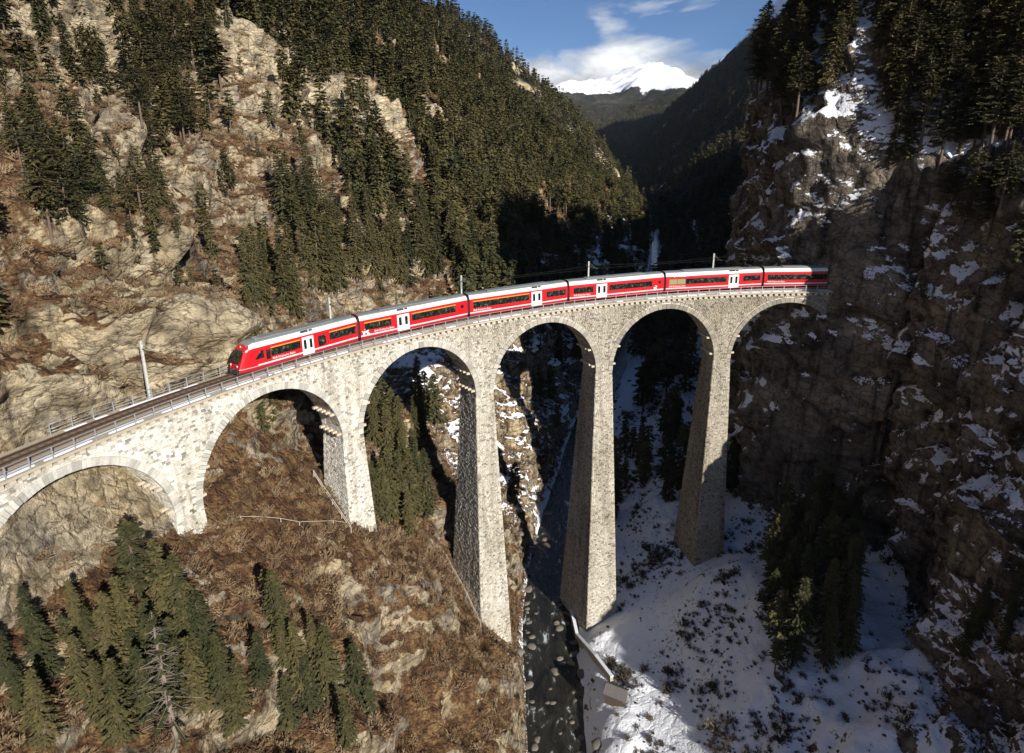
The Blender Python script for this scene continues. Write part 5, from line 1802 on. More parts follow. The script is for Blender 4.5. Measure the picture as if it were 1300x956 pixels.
TREES = """-33.3,48.9,-17.2,10.9,pm -31.9,49.7,-18.6,9.9,sm -34.0,45.3,-18.7,7.9,sm -32.7,45.8,-21.2,6.3,sm -37.3,42.1,-16.7,7.1,sm -34.4,41.8,-18.3,6.2,sm -37.6,39.5,-17.5,5.0,sm -33.0,41.6,-20.2,6.0,sm -30.4,49.7,-22.1,11.7,sm -28.9,49.8,-24.4,10.2,sm -27.4,49.2,-26.4,8.2,sm -28.8,43.3,-23.4,12.2,nm -31.3,41.2,-21.5,7.7,sm -34.8,38.0,-18.6,6.8,sm -36.5,43.8,-15.8,4.0,sm -31.9,47.2,-21.6,8.6,sm -24.8,56.8,-24.6,7.7,sn -22.6,55.4,-30.6,8.7,sn -19.9,56.9,-33.4,9.8,sn -25.2,52.7,-27.2,6.2,sn -17.8,59.2,-36.1,8.1,sn -21.3,57.1,-29.7,7.1,sn -26.2,58.6,-22.5,4.5,sn -26.5,48.9,-29.5,7.1,sn -23.2,53.2,-34.1,7.3,sn -17.4,53.2,-35.4,6.3,sn -38.8,43.4,-13.3,4.5,sm -36.1,44.8,-14.4,5.1,sm -35.2,44.6,-17.7,5.9,sm -38.7,40.2,-14.9,4.8,sm -33.6,46.7,-18.4,8.0,sm -30.1,47.1,-23.3,8.5,sm -28.4,46.7,-24.6,8.1,sm -30.5,43.1,-21.6,7.2,sm -26.0,49.7,-27.7,6.3,sm -23.9,55.4,-27.4,5.5,sn -21.7,55.0,-33.6,7.7,sn -16.4,58.8,-37.4,5.2,sn -48.3,70.3,19.2,8.0,pa -49.0,68.6,15.0,9.8,pa -48.7,74.8,16.1,8.6,pa -50.8,80.8,17.4,9.5,pa -49.5,69.0,17.3,8.3,sa -48.2,70.5,13.8,9.8,pa -53.6,84.0,19.1,12.1,sa -53.2,76.6,21.6,7.2,pa -54.2,80.6,20.8,7.6,sa -51.2,72.4,20.7,7.6,pa -53.8,73.0,22.1,6.7,pa -55.3,78.9,23.0,8.5,sa -57.6,80.0,24.8,5.8,sa -57.2,77.3,24.1,7.2,sa -59.5,77.7,25.1,6.7,sa -54.2,90.1,18.0,9.0,sa -46.1,81.4,17.4,7.7,pa -49.3,91.9,16.6,9.3,sa -44.8,81.2,14.7,7.6,sa -46.9,80.0,14.8,6.8,pa -48.2,77.8,17.3,6.1,pa -60.4,111.7,22.4,9.6,pa -59.6,115.7,23.9,7.9,pa -60.2,117.4,26.0,9.0,pa -59.2,124.2,25.0,10.8,pa -58.7,120.9,25.0,10.9,pa -61.4,113.5,25.4,9.6,pa -75.7,136.1,33.0,12.6,pb -71.9,132.9,29.9,13.4,pb -79.0,141.4,38.8,15.3,pb -74.8,142.7,37.2,15.3,pb -74.3,141.2,35.2,11.8,pb -81.0,132.6,33.3,13.2,pb -52.3,95.8,28.1,9.4,pb -72.8,137.4,31.9,15.4,pb -56.2,95.1,28.9,8.7,pb -85.9,129.2,45.6,10.7,sb -81.8,128.1,39.0,10.0,sb -77.9,137.9,48.2,9.6,pb -84.4,134.9,48.8,12.6,pb -83.0,172.9,49.5,14.8,pb -81.5,136.9,41.8,11.1,sb -84.7,126.7,43.1,8.9,pb -82.3,136.3,45.7,11.8,sb -80.5,157.5,47.9,14.8,sb -79.8,149.2,45.3,12.6,sb -84.2,159.6,49.5,11.9,sb -82.6,166.0,48.5,12.3,sb -77.8,140.1,45.7,11.9,sb -83.9,136.3,44.0,11.3,sb -87.5,129.4,47.2,11.1,pb -86.3,132.8,50.5,9.2,sb -89.6,124.0,47.7,8.6,pb -89.0,130.2,51.0,10.3,sb -87.3,134.3,47.6,9.6,pb -87.3,121.0,42.7,7.8,pb -61.2,123.5,28.3,10.3,pb -59.9,125.3,27.9,9.6,pb -67.2,143.5,29.1,11.9,pb -59.9,122.4,26.1,11.2,pb -81.6,189.5,58.3,13.0,sb -76.9,157.3,41.9,10.5,sb -76.2,166.8,43.7,15.0,pb -77.7,165.1,43.5,13.2,sb -78.8,184.6,55.9,14.3,sb -88.2,182.4,57.7,12.2,sb -78.3,193.5,57.4,12.5,sb -79.3,154.7,45.5,10.9,pb -76.5,171.3,45.7,14.1,pb -84.7,179.9,56.5,15.0,sb -72.5,167.0,43.8,14.0,pb -77.6,154.1,40.9,12.2,pb -74.0,144.4,35.5,11.9,pb -75.9,155.6,38.4,12.0,pb -73.0,144.1,32.3,10.1,pb -72.4,147.5,34.5,11.2,pb -74.9,149.0,36.5,12.4,pb -71.8,164.9,42.1,12.7,pb -76.9,174.5,48.3,12.7,pb -71.5,162.1,39.7,11.5,pb -56.3,128.6,16.3,6.4,sc -55.4,130.8,16.1,6.8,sc -56.9,132.1,19.1,6.3,sc -56.0,177.9,38.3,9.1,sc -59.0,177.2,39.0,11.3,sc -56.0,157.5,30.4,8.2,sc -56.6,179.1,36.0,11.4,sc -47.0,138.0,11.8,13.2,sc -45.3,136.2,8.7,11.7,sc -45.4,146.4,12.5,16.1,sc -47.6,135.5,10.1,15.5,sc -43.1,137.6,8.6,13.5,sc -42.4,140.1,10.3,13.4,sc -54.5,200.4,44.4,9.8,sc -57.0,186.3,38.2,12.2,sc -57.0,190.1,42.6,11.5,sc -61.9,189.5,43.3,10.5,sc -60.5,194.4,47.1,9.1,sc -41.5,106.1,-2.9,12.2,sd -41.3,102.4,0.7,13.1,sd -39.8,110.8,-2.3,11.2,sd -39.0,112.8,-4.5,14.1,sd -40.3,116.0,-1.2,13.7,sd -41.6,106.1,1.5,10.5,sd -34.4,83.0,4.1,10.8,sd -33.5,79.9,1.1,6.7,sd -42.4,117.7,1.5,11.1,sd -40.6,126.3,-1.4,16.1,sd -39.3,137.8,-1.6,16.9,sd -39.9,132.3,-3.3,17.0,sd -38.7,134.9,-4.5,16.1,sd -40.2,139.4,0.9,12.8,sd -42.2,134.9,1.6,14.7,sd -38.1,140.4,-4.2,13.0,sd -39.4,145.5,4.9,13.6,sd -35.3,148.1,1.0,16.0,sd -32.8,148.9,-2.9,15.1,sd -39.2,135.0,-1.8,14.3,sd -34.3,157.3,1.1,16.6,sd -38.4,139.9,-0.6,14.7,sd -41.0,140.7,4.8,15.4,sd -39.6,140.3,2.8,12.8,sd -40.5,177.8,12.7,13.0,sd -40.0,165.6,15.0,10.3,sd -43.6,178.6,19.3,15.0,sd -41.7,180.7,16.7,11.6,sd -36.5,179.5,13.4,14.5,sd -33.5,181.5,11.6,11.8,sd -40.7,183.4,14.9,11.3,sd -34.9,179.5,11.7,10.8,sd -43.2,201.5,23.3,15.7,sd -36.3,161.5,8.3,12.5,sd -36.4,177.3,8.5,13.9,sd -40.3,163.3,14.3,10.7,sd -30.2,168.3,-2.1,15.7,sd -32.1,151.5,-7.1,15.5,sd -29.3,158.1,-3.7,15.1,sd -30.5,165.4,-2.5,17.6,sd -27.7,156.8,-6.6,13.1,sd -26.6,164.5,-8.9,17.4,sd -24.4,178.6,-9.0,17.6,sd -23.9,182.6,-6.1,15.1,sd -29.9,152.3,-5.0,14.4,sd -35.3,143.8,-2.7,14.8,sd -25.7,183.7,-3.5,20.7,sd -15.6,190.7,-10.2,14.2,sd -16.1,185.1,-11.1,15.4,sd -24.9,177.3,-5.2,14.5,sd -17.6,192.7,-7.7,19.1,sd -18.3,190.3,-9.2,18.1,sd -14.3,199.5,-10.8,14.5,sd -21.0,180.6,-8.5,15.7,sd -26.5,175.7,-5.8,13.7,sd -13.9,193.0,-11.6,15.1,sd -12.5,201.8,-13.2,21.0,sd -15.4,187.8,-10.7,15.8,sd -10.5,202.3,-14.3,19.2,sd -46.1,71.7,10.4,4.0,pe -44.9,80.7,12.0,4.0,pe -42.3,82.0,12.6,4.0,pe -45.8,77.8,13.1,4.0,pe -46.7,79.4,11.0,4.0,pe -33.7,80.7,-12.5,4.9,pf -33.2,82.8,-13.0,5.9,pf -18.3,93.1,-33.1,12.2,sg -20.8,86.4,-29.0,9.5,sg -16.5,98.7,-32.2,11.1,sg -16.1,98.7,-34.7,10.8,sg -19.7,87.5,-30.8,11.2,sg -17.2,100.6,-30.2,9.7,sg -18.5,97.5,-32.1,12.0,sg -16.5,90.8,-35.7,8.6,sg -15.2,99.9,-36.6,12.7,sg -18.4,97.8,-29.3,10.0,sg -17.3,96.4,-34.5,12.3,sg -19.5,91.3,-32.0,12.2,sg -19.1,99.3,-27.2,10.8,sg -17.7,122.3,-26.8,9.7,sg -17.5,115.1,-29.1,10.6,sg -15.8,121.9,-28.7,10.6,sg -20.1,105.1,-28.2,12.0,sg -18.0,115.2,-25.2,13.0,sg -18.4,112.5,-29.3,10.2,sg -23.1,107.7,-22.7,8.6,sg -21.0,98.9,-25.8,10.8,sg -23.1,101.5,-24.1,10.4,sg -21.3,106.0,-26.2,11.1,sg -22.9,98.3,-23.2,9.8,sg 51.3,129.9,32.0,12.4,ph 52.3,147.2,37.0,16.0,ph 52.7,137.5,36.1,12.1,ph 52.9,131.5,35.0,11.6,ph 55.5,136.3,39.4,12.9,ph 51.6,125.5,29.5,10.0,ph 55.8,133.6,38.0,10.9,ph 54.0,129.5,33.7,12.9,ph 52.2,135.0,37.0,13.2,ph 50.9,122.6,29.9,13.1,ph 55.2,152.3,40.7,15.4,ph 52.8,145.6,33.7,15.2,ph 51.8,135.4,31.2,12.1,ph 53.2,144.0,36.7,14.4,ph 51.6,130.0,29.7,13.8,ph 57.0,146.2,39.4,14.9,ph 60.6,142.1,43.7,12.2,ph 57.6,143.3,41.5,13.7,ph 63.3,141.8,47.2,13.1,ph 61.1,133.9,44.8,11.4,ph 59.7,144.6,44.7,15.0,ph 64.1,154.1,48.0,13.8,ph 65.8,147.8,49.4,11.9,ph 58.8,150.2,43.6,13.0,ph 58.2,145.1,42.9,15.0,ph 64.9,145.8,48.4,15.7,ph 62.5,114.2,31.5,15.0,sh 62.7,115.7,35.1,10.6,sh 63.1,111.9,29.4,10.4,ph 64.3,114.4,34.0,14.8,sh 58.0,126.5,37.2,14.1,sh 58.0,120.8,37.6,14.1,sh 65.0,112.3,31.8,14.3,ph 55.9,120.2,35.0,12.7,sh 57.4,124.0,37.5,11.8,ph 62.8,118.3,36.8,12.9,ph 65.2,114.8,35.9,10.6,ph 63.9,116.9,41.6,12.3,ph 65.1,130.6,50.1,11.9,ph 62.4,135.2,48.3,16.2,sh 66.9,146.4,50.9,13.6,ph 64.9,124.9,46.9,11.2,sh 63.1,118.3,44.7,13.3,ph 62.3,131.6,45.5,13.1,ph 58.7,126.0,43.0,14.9,sh 67.4,149.9,54.6,17.7,sh 62.1,118.1,40.8,10.7,sh 72.8,104.8,28.5,12.6,pi 65.4,108.6,28.2,12.1,pi 68.6,108.3,29.2,13.3,pi 71.5,111.3,37.4,10.4,pi 71.5,107.9,31.0,11.1,pi 69.5,109.9,32.1,10.9,pi 69.7,104.9,24.3,12.8,pi 73.1,108.2,33.8,11.9,pi 71.0,101.8,24.7,13.3,pi 69.2,111.0,35.1,12.9,pi 73.8,105.6,30.9,10.2,pi 65.0,106.7,24.3,12.2,pi 67.1,104.7,21.9,11.9,pi 72.1,103.8,26.2,11.2,pi 67.8,112.3,36.2,13.5,pi 71.0,103.5,22.9,10.2,pi 69.1,103.8,21.5,13.2,pi 76.4,105.6,34.9,13.7,pi 75.4,103.8,30.7,14.3,pi 73.3,100.0,25.2,12.5,pi 73.9,101.9,27.0,13.3,pi 73.7,108.6,37.1,13.4,pi 71.0,100.0,22.9,13.8,pi 73.1,98.6,23.4,13.0,pi 74.9,105.7,33.2,13.2,pi 74.6,100.9,29.2,13.0,pi 75.9,109.4,39.0,15.2,pi 76.3,107.0,37.8,14.1,pi 66.9,115.0,38.9,14.2,si 68.7,121.5,48.2,11.2,si 69.0,118.2,47.1,10.8,pi 69.9,116.3,44.3,13.9,pi 71.1,114.1,43.9,13.1,si 72.5,112.6,41.8,12.8,si 66.5,123.7,49.1,12.9,pi 69.3,113.3,40.1,11.1,si 74.5,111.5,41.2,13.5,si 71.3,115.0,46.0,11.2,si 66.0,119.3,46.8,11.9,si 65.8,115.4,40.8,11.3,si 69.2,91.3,14.4,9.9,pi 71.1,97.5,18.0,7.5,pi 67.8,97.7,11.9,9.3,pi 68.0,101.8,15.4,8.7,pi 71.1,96.5,14.9,8.2,pi 70.0,94.9,12.3,8.6,pi 69.6,92.9,18.2,7.2,pi 68.2,91.3,17.1,9.2,pi 68.8,98.0,15.2,10.0,pi 63.9,109.1,20.9,10.3,pi 62.4,109.5,25.3,10.2,pi 64.0,108.1,22.9,8.1,pi 62.3,109.5,22.4,8.4,pi 69.2,88.6,7.3,5.4,pj 69.0,87.3,9.7,7.0,pj 70.6,90.6,7.4,7.4,pj 67.5,90.9,1.8,4.2,pj 67.8,86.4,2.4,5.1,pj 66.7,80.7,-12.5,5.1,pj 67.3,79.2,-14.6,4.8,pj 66.0,76.7,-13.4,4.6,pj 65.2,99.7,1.3,4.0,pj 65.5,100.0,-1.9,4.0,pj 54.0,86.8,-45.1,13.7,pk 49.7,93.8,-46.9,17.9,sk 51.6,91.2,-45.6,14.9,pk 40.2,84.1,-48.3,12.0,pk 49.7,80.2,-44.9,11.4,pk 41.3,77.4,-48.0,15.1,sk 50.8,98.8,-47.3,16.3,pk 46.6,80.1,-47.1,15.4,sk 43.7,86.8,-47.0,14.4,pk 43.5,80.1,-48.3,13.0,pk 39.6,79.8,-48.5,11.6,pk 46.7,89.4,-46.6,16.8,sk 45.6,77.0,-47.2,11.0,sk 42.2,89.7,-46.8,16.4,pk 47.4,86.5,-46.1,13.8,sk 54.6,94.2,-45.3,16.2,sk 55.3,91.3,-45.6,14.7,pk 44.4,83.7,-47.3,15.5,sk 50.7,88.1,-46.2,16.4,pk 51.2,84.0,-45.8,15.3,sk 45.8,95.7,-48.3,15.2,sk 47.8,99.2,-48.9,18.9,pk 48.3,77.2,-45.7,13.0,sk 44.2,92.1,-46.8,17.2,pk 61.7,107.8,-45.4,13.5,sk 59.2,104.6,-47.4,13.0,sk 63.1,104.4,-46.6,13.0,pk 58.3,108.1,-46.3,14.2,pk 38.5,76.9,-49.3,7.2,sk 52.5,105.4,-47.3,9.8,sk 48.9,103.6,-48.7,9.7,sk 59.0,64.0,-33.8,7.4,sl 57.1,67.0,-37.5,7.9,sl 59.1,68.2,-35.1,9.0,sl 59.9,65.3,-30.4,8.3,sl"""
REG = {
    'a': ('on the slope above the empty track', 'conifers above the empty track'),
    'b': ('on the upper left cliff ledges', 'conifers on the upper left ledges'),
    'c': ('round the pale sunny cliff', 'conifers round the pale cliff'),
    'd': ('on the sunny slope above the train', 'conifers above the train'),
    'e': ('on the brown slope above the track', 'low pines on the grass slope'),
    'f': ('seen through the second arch', 'trees seen through the second arch'),
    'g': ('seen through the third arch', 'trees seen through the third arch'),
    'h': ('on the right cliff rim', 'conifers on the right cliff rim'),
    'i': ('on the slope above the right cliff', 'conifers above the right cliff'),
    'j': ('on the snowy right cliff ledges', 'pines on the right cliff ledges'),
    'k': ('in the clump by the last pier', 'conifers in the clump on the snow'),
    'l': ('at the foot of the right cliff', 'conifers at the cliff foot'),
    'm': ('below the leftmost arch', 'conifers below the leftmost arch'),
    'n': ('on the slope before the second pier', 'conifers on the slope before the second pier'),
    'o': ('under the leftmost arch', 'small trees under the leftmost arch'),
}
ORD = ['first', 'second', 'third', 'fourth', 'fifth', 'sixth', 'seventh', 'eighth', 'ninth', 'tenth', 'eleventh', 'twelfth']
items = []
for it in TREES.split():
    x, y, z, h, kr = it.split(',')
    x, y, z, h = float(x), float(y), float(z), float(h)
    hit = T_BVH.find_nearest(Vector((x, y, z)))
    p = hit[0] if hit[0] is not None else Vector((x, y, z))
    dep = .9608 * p.y - .2772 * (p.z - CAMZ)
    items.append(dict(p=p, h=h, k=kr[0] if kr[0] in PROTO else 'p', r=kr[1], px=650 + 815.7 * p.x / dep, py=435 - 815.7 * (.2772 * p.y + .9608 * (p.z - CAMZ)) / dep, hp=h / dep))
items.sort(key=lambda q: -q['hp'])
single, rest = items[:300], items[300:]
byreg = {}
for q in single: byreg.setdefault((q['r'], q['k']), []).append(q)
KN = {'s': ('spruce_tree', 'spruce'), 'p': ('pine_tree', 'pine'), 'n': ('dead_tree', 'dead conifer')}
ROWS = {1: [''], 2: ['upper', 'lower'], 3: ['upper', 'middle', 'lower'], 4: ['topmost', 'upper', 'lower', 'lowest'], 5: ['topmost', 'upper', 'middle', 'lower', 'lowest']}
for (rg_, k), lst in sorted(byreg.items()):
    lst.sort(key=lambda q: q['py'])
    nrow = min(5, -(-len(lst) // 11))
    per = -(-len(lst) // nrow)
    plan = []
    for ri in range(nrow):
        row = sorted(lst[ri * per:(ri + 1) * per], key=lambda q: q['px'])
        for i, q in enumerate(row): plan.append((q, i, len(row), ROWS[nrow][ri]))
    for (q, i, nrow_, rname) in plan:
        nm, kn = KN[k]
        where, grp = REG[rg_]
        adj = {'s': 'slim', 'p': 'ragged', 'n': 'thin'}[k]
        if nrow_ == 1: lab = 'the only %s %s %s' % (adj, kn, where)
        else:
            if i == 0: o_ = 'leftmost'
            elif i == nrow_ - 1: o_ = 'rightmost'
            else: o_ = ORD[i] + ' from left'
            lab = '%s %s %s, %s' % (adj, kn, where, o_) + (' of the %s row' % rname if rname else '')
        e = empty(nm, q['p'] - Vector((0, 0, .25)), rnd.uniform(0, 2 * PI))
        wd = rnd.uniform(1.0, 1.25) * (1.25 if rg_ in 'mn' else .9 if rg_ in 'kl' else 1.1)
        e.scale = (q['h'] * wd, q['h'] * wd, q['h'])
        tag(e, lab, 'tree', grp)
        tm, cm_ = PROTO[k][rnd.randrange(len(PROTO[k]))]
        for n_, m_ in (('trunk', tm), ('crown', cm_)):
            o = bpy.data.objects.new(n_, m_); col.objects.link(o); o.parent = e

# woods beyond those: points on the ground where the slope lets trees stand
def pick(P, F_ok, density, area):
    return np.where(rng.random(len(P)) < np.clip(density * area * F_ok, 0, 1))[0]


pts3 = TD
ar_ = np.linalg.norm(np.cross(pts3[1:, :-1] - pts3[:-1, :-1], pts3[:-1, 1:] - pts3[:-1, :-1]), axis=-1)
ctr = 0.25 * (pts3[1:, :-1] + pts3[:-1, :-1] + pts3[1:, 1:] + pts3[:-1, 1:])
nzc = Nd[:-1, :-1, 2]
kk = np.broadcast_to(kidx[:-1], ar_.shape)
xr_ = river_x(ctr[..., 1])
clump = fbm(ctr.reshape(-1, 3), 1 / 26.0, 3, off=91.0).reshape(ar_.shape)
cY, cX, cZ = ctr[..., 1], ctr[..., 0], ctr[..., 2]
# horizontal footprint decides how many trees stand on a steep face
foot = ar_ * np.clip(nzc, 0.12, 1)
cragc = np.clip(crag.reshape(nr, nc)[:-1, :-1] * 1.4, 0, 1)
left_w = ((kk < 10.6) | ((kk < 11.7) & (cY > 225))) & (cY > 150) & (cZ < 190)
dens_l = 0.085 * sstep(-0.28, 0.02, clump) * sstep(0.30, 0.46, nzc) * sstep(150, 215, cY) * (1 - cragc) * (0.45 + 0.55 * sstep(-34, -14, cZ))
right_far = ((kk > 13.6) | ((kk > 12.9) & (cY > 225))) & (cY > 188) & (cZ < 150)
dens_r = 0.055 * sstep(-0.22, 0.12, clump) * (0.5 + 0.5 * sstep(-45, -15, cZ)) * sstep(0.30, 0.5, nzc)
rim = (kk > 20.4) & (cY > 60) & (cY <= 188) & (cZ < 120)
dens_m = 0.030 * sstep(0.25, 0.45, nzc)
gor = (((kk > 9.5) & (kk < 11.2)) | ((kk > 14) & (kk < 17))) & (cY > 122) & (cY < 190)
dens_g = 0.030 * sstep(-0.1, 0.15, clump)


def wood(mask, dens, seed, hmin, hmax, protos, name, label):
    pr = np.random.default_rng(seed)
    sel = np.where((pr.random(ar_.shape) < np.clip(dens * foot, 0, 1)) & mask)
    P = ctr[sel] - [0, 0, .3]
    h = pr.uniform(hmin, hmax, len(P)) * (0.55 + 0.6 * np.sqrt(pr.random(len(P))))
    scatter(name, P, pr.uniform(0, 6.28, len(P)), h, pr.integers(0, len(protos), len(P)), protos, label, 'forest')
    return len(P)


wood_protos = [joined_tree('s', 900 + i, .55) for i in range(5)] + [joined_tree('p', 950 + i, .6) for i in range(3)]
low_protos = [joined_tree('s', 800 + i, .30) for i in range(4)]
near_w = (kk < 8.6) & (cY > 58) & (cY <= 170) & (cZ > 4) & (cZ < 120) & (np.abs(np.hypot(cX - OCX, cY - OCY) - 100) > 6.5)
dens_n = 0.032 * sstep(-0.1, 0.25, clump) * sstep(0.22, 0.45, nzc) * (1 - cragc) + 0.006
c0 = wood(near_w, dens_n, 6, 3.5, 9.5, wood_protos, 'conifer_forest', 'small slender conifers scattered over the rocky slope above the track')
c1 = wood(left_w, dens_l, 1, 11, 17, wood_protos, 'conifer_forest', 'dense olive green conifer forest on the sunny left mountainside')
c2 = wood(right_far, dens_r, 2, 14, 22, wood_protos, 'conifer_forest', 'dark conifer forest on the shaded valley side behind the viaduct')
c3 = wood(rim, dens_m, 3, 9, 14, wood_protos, 'conifer_forest', 'thick conifer forest above the right cliff')
c4 = wood(gor, dens_g, 4, 9, 16, wood_protos, 'conifer_forest', 'shaded conifers on the snowy gorge floor behind the piers')
if rest:
    scatter('conifer_grove', [tuple(q['p'] - Vector((0, 0, .25))) for q in rest], [rnd.uniform(0, 6.28) for _ in rest], [q['h'] for q in rest], [rnd.randrange(8) for _ in rest], wood_protos,
            'smaller conifers scattered between the big ones on both slopes', 'forest')
# far valley forest
fp = FAR_P
fa = np.linalg.norm(np.cross(fp[1:, :-1] - fp[:-1, :-1], fp[:-1, 1:] - fp[:-1, :-1]), axis=-1)
fc = 0.25 * (fp[1:, :-1] + fp[:-1, :-1] + fp[1:, 1:] + fp[:-1, 1:])
fcl = fbm(fc.reshape(-1, 3), 1 / 120.0, 3, off=33.0).reshape(fa.shape)
fd = 0.011 * sstep(-0.28, 0.05, fcl) * sstep(0.35, 0.55, FAR_NZ[:-1, :-1]) * (1 - sstep(300, 430, fc[..., 2])) * (1 - 0.45 * sstep(1300, 2200, fc[..., 1]))
pr = np.random.default_rng(8)
nmax = fd * fa
cnt = pr.poisson(nmax)
fs_ = np.repeat(fc.reshape(-1, 3), cnt.ravel(), axis=0)
fs_ = fs_ + pr.normal(size=fs_.shape) * [3, 3, 0]
c5 = len(fs_)
scatter('conifer_forest', fs_ - [0, 0, 1.5], pr.uniform(0, 6.28, c5), pr.uniform(15, 25, c5), pr.integers(0, 4, c5), low_protos, 'far conifer forest on the hills of the side valley', 'forest')
md_ = MTN[0]
mm = (md_[..., 0] > -200) & (md_[..., 0] < 1900) & (md_[..., 1] < 4500) & (md_[..., 2] < 470)
mp_ = md_[mm]
mp_ = np.repeat(mp_, 5, axis=0) + pr.uniform(-20, 20, (len(mp_) * 5, 3)) * [1, 1, 0]
scatter('conifer_forest', mp_ - [0, 0, 4], pr.uniform(0, 6.28, len(mp_)), pr.uniform(18, 30, len(mp_)), pr.integers(0, 4, len(mp_)), low_protos, 'distant dark forest below the snowy mountain', 'forest')
# dry shrubs and heather on the sunny slopes
sh = (kk < 11.6) & (cY > 20) & (cY < 190) & (cZ < 75)
ds = 0.95 * sstep(0.16, 0.45, nzc) * sstep(-.5, .15, fbm(ctr.reshape(-1, 3), 1 / 9.0, 3, off=15.0).reshape(ar_.shape)) * np.where(np.hypot(cX - OCX, cY - OCY) > 96, 1, 1)
dline = np.abs(np.hypot(cX - OCX, cY - OCY) - 100)
ds = np.where((dline < 4.5) & (cZ > -8), 0, ds)
pr = np.random.default_rng(9)
sel = np.where((pr.random(ar_.shape) < np.clip(ds * foot, 0, 1)) & sh)
P = ctr[sel] - [0, 0, .1]
bushes = [bush_mesh(i) for i in range(5)]
scatter('dry_shrubs', P, pr.uniform(0, 6.28, len(P)), pr.uniform(.3, 1.25, len(P)), pr.integers(0, 5, len(P)), bushes, 'bare brown shrubs and dry grass tufts on the sunny slopes', 'shrubs')
print('WOODS', c1, c2, c3, c4, c5, len(P), len(single), len(rest))

# ------------------------------------------------------------------ boulders, scree and low growth on the snow
def rock_blob(seed, sub=1):
    bm = bmesh.new()
    bmesh.ops.create_icosphere(bm, subdivisions=sub, radius=1.0)
    v = np.array([p.co[:] for p in bm.verts])
    d = 1 + 0.42 * fbm(v * 1.1 + seed * 3.7, 1.0, 2)
    v = v * d[:, None] * [1.0, 0.8, 0.62]
    f = [[q.index for q in fc_.verts] for fc_ in bm.faces]
    bm.verts.index_update()
    bm.free()
    return v, np.array(f)


M_boulder = None


def boulder_mat():
    m, nn, ll, b = new_mat('boulder_with_snow')
    geo = N(nn, 'ShaderNodeNewGeometry')
    sx = N(nn, 'ShaderNodeSeparateXYZ'); ll.new(geo.outputs['Normal'], sx.inputs[0])
    n1 = N(nn, 'ShaderNodeTexNoise', Scale=1.4, Detail=5.0); ll.new(geo.outputs['Position'], n1.inputs['Vector'])
    ad = N(nn, 'ShaderNodeMath', operation='MULTIPLY_ADD'); ad.inputs[1].default_value = 0.5
    ll.new(n1.outputs['Fac'], ad.inputs[0]); ll.new(sx.outputs['Z'], ad.inputs[2])
    hv_ = N(nn, 'ShaderNodeMath', operation='MULTIPLY'); hv_.inputs[1].default_value = 0.6; ll.new(ad.outputs[0], hv_.inputs[0])
    r = ramp(nn, [(1.20*.6, (0.13, 0.115, 0.10)), (1.28*.6, (0.80, 0.82, 0.86))])
    ll.new(hv_.outputs[0], r.inputs[0]); ll.new(r.outputs[0], b.inputs['Base Color'])
    b.inputs['Roughness'].default_value = 0.9
    return m


M_boulder = boulder_mat()
pr = np.random.default_rng(21)


def scatter_rocks(name, P, size, mat, label, cat):
    protos = []
    for i in range(5):
        v, f = rock_blob(i + 1, 2)
        o = bpy.data.objects.new('rock', mesh_np('rock', v, f, mat, smooth=True)); protos.append(o)
    scatter(name, P, pr.uniform(0, 6.28, len(P)), size, pr.integers(0, 5, len(P)), protos, label, cat)


# along the water
yb = pr.uniform(60, 230, 620)
xb = river_x(yb) + np.where(pr.random(620) < .5, -1, 1) * np.abs(pr.normal(4.6, 2.3, 620))
Pb = []
for x, y in zip(xb, yb):
    h = T_BVH.ray_cast(Vector((x, y, 40)), Vector((0, 0, -1)))
    z = h[0].z if h[0] is not None and h[0].z < -50 else river_z(y) + .4
    Pb.append((x, y, max(z, river_z(y) + .35)))
scatter_rocks('river_boulders', Pb, pr.uniform(.3, .95, len(Pb)) ** 2.0, simple('river_stone', (0.14, 0.125, 0.105), 0.85, var=0.4), 'grey boulders along both edges of the river', 'boulders')
# stones poking out of the snow on the eastern bank
M_dark = simple('wet_stone', (0.085, 0.075, 0.065), 0.9, var=0.4)
zone = (kk > 13.8) & (kk < 17.2) & (cY > 55) & (cY < 200)
cl2 = fbm(ctr.reshape(-1, 3), 1 / 11.0, 3, off=41.0).reshape(ar_.shape)
open_cone = np.exp(-(((cX - 52) / 13) ** 2 + ((cY - 88) / 22) ** 2))
dn = 0.55 * sstep(-.35, .35, cl2) * (1 - .75 * open_cone)
sel = np.where((pr.random(ar_.shape) < np.clip(dn * foot, 0, 1)) & zone)
P = ctr[sel]
scatter_rocks('scree', P, pr.uniform(.07, .26, len(P)), M_dark, 'dark stones poking out of the snow on the right bank', 'scree')
# leafless undergrowth and dwarf pines on the snow
M_twig = foliage('dark_undergrowth', (0.030, 0.025, 0.018), (0.070, 0.055, 0.038), (0.12, 0.092, 0.065))
dark_b = []
for i in range(4):
    o = bush_mesh(40 + i); o.data.materials.clear(); o.data.materials.append(M_twig); dark_b.append(o)
dn = 1.5 * sstep(-.20, .45, cl2) * (1 - open_cone) * np.where(cX > river_x(cY) + 34, .45, 1)
zone2 = zone | ((kk > 16.8) & (kk < 23) & (nzc > .33) & (cY > 55) & (cY < 200) & (cZ < 70)) | ((kk > 9) & (kk < 11.6) & (cY > 112) & (cY < 260))
dn = np.where((kk > 16.8) & (kk < 23), .30 * sstep(-.2, .2, cl2), dn)
sel = np.where((pr.random(ar_.shape) < np.clip(dn * foot, 0, 1)) & zone2)
P = ctr[sel] - [0, 0, .05]
scatter('undergrowth', P, pr.uniform(0, 6.28, len(P)), pr.uniform(.22, .8, len(P)) * (1 + 1.2 * (pr.random(len(P)) < .12)), pr.integers(0, 4, len(P)), dark_b, 'dark leafless bushes growing through the snow in the shade', 'bushes')

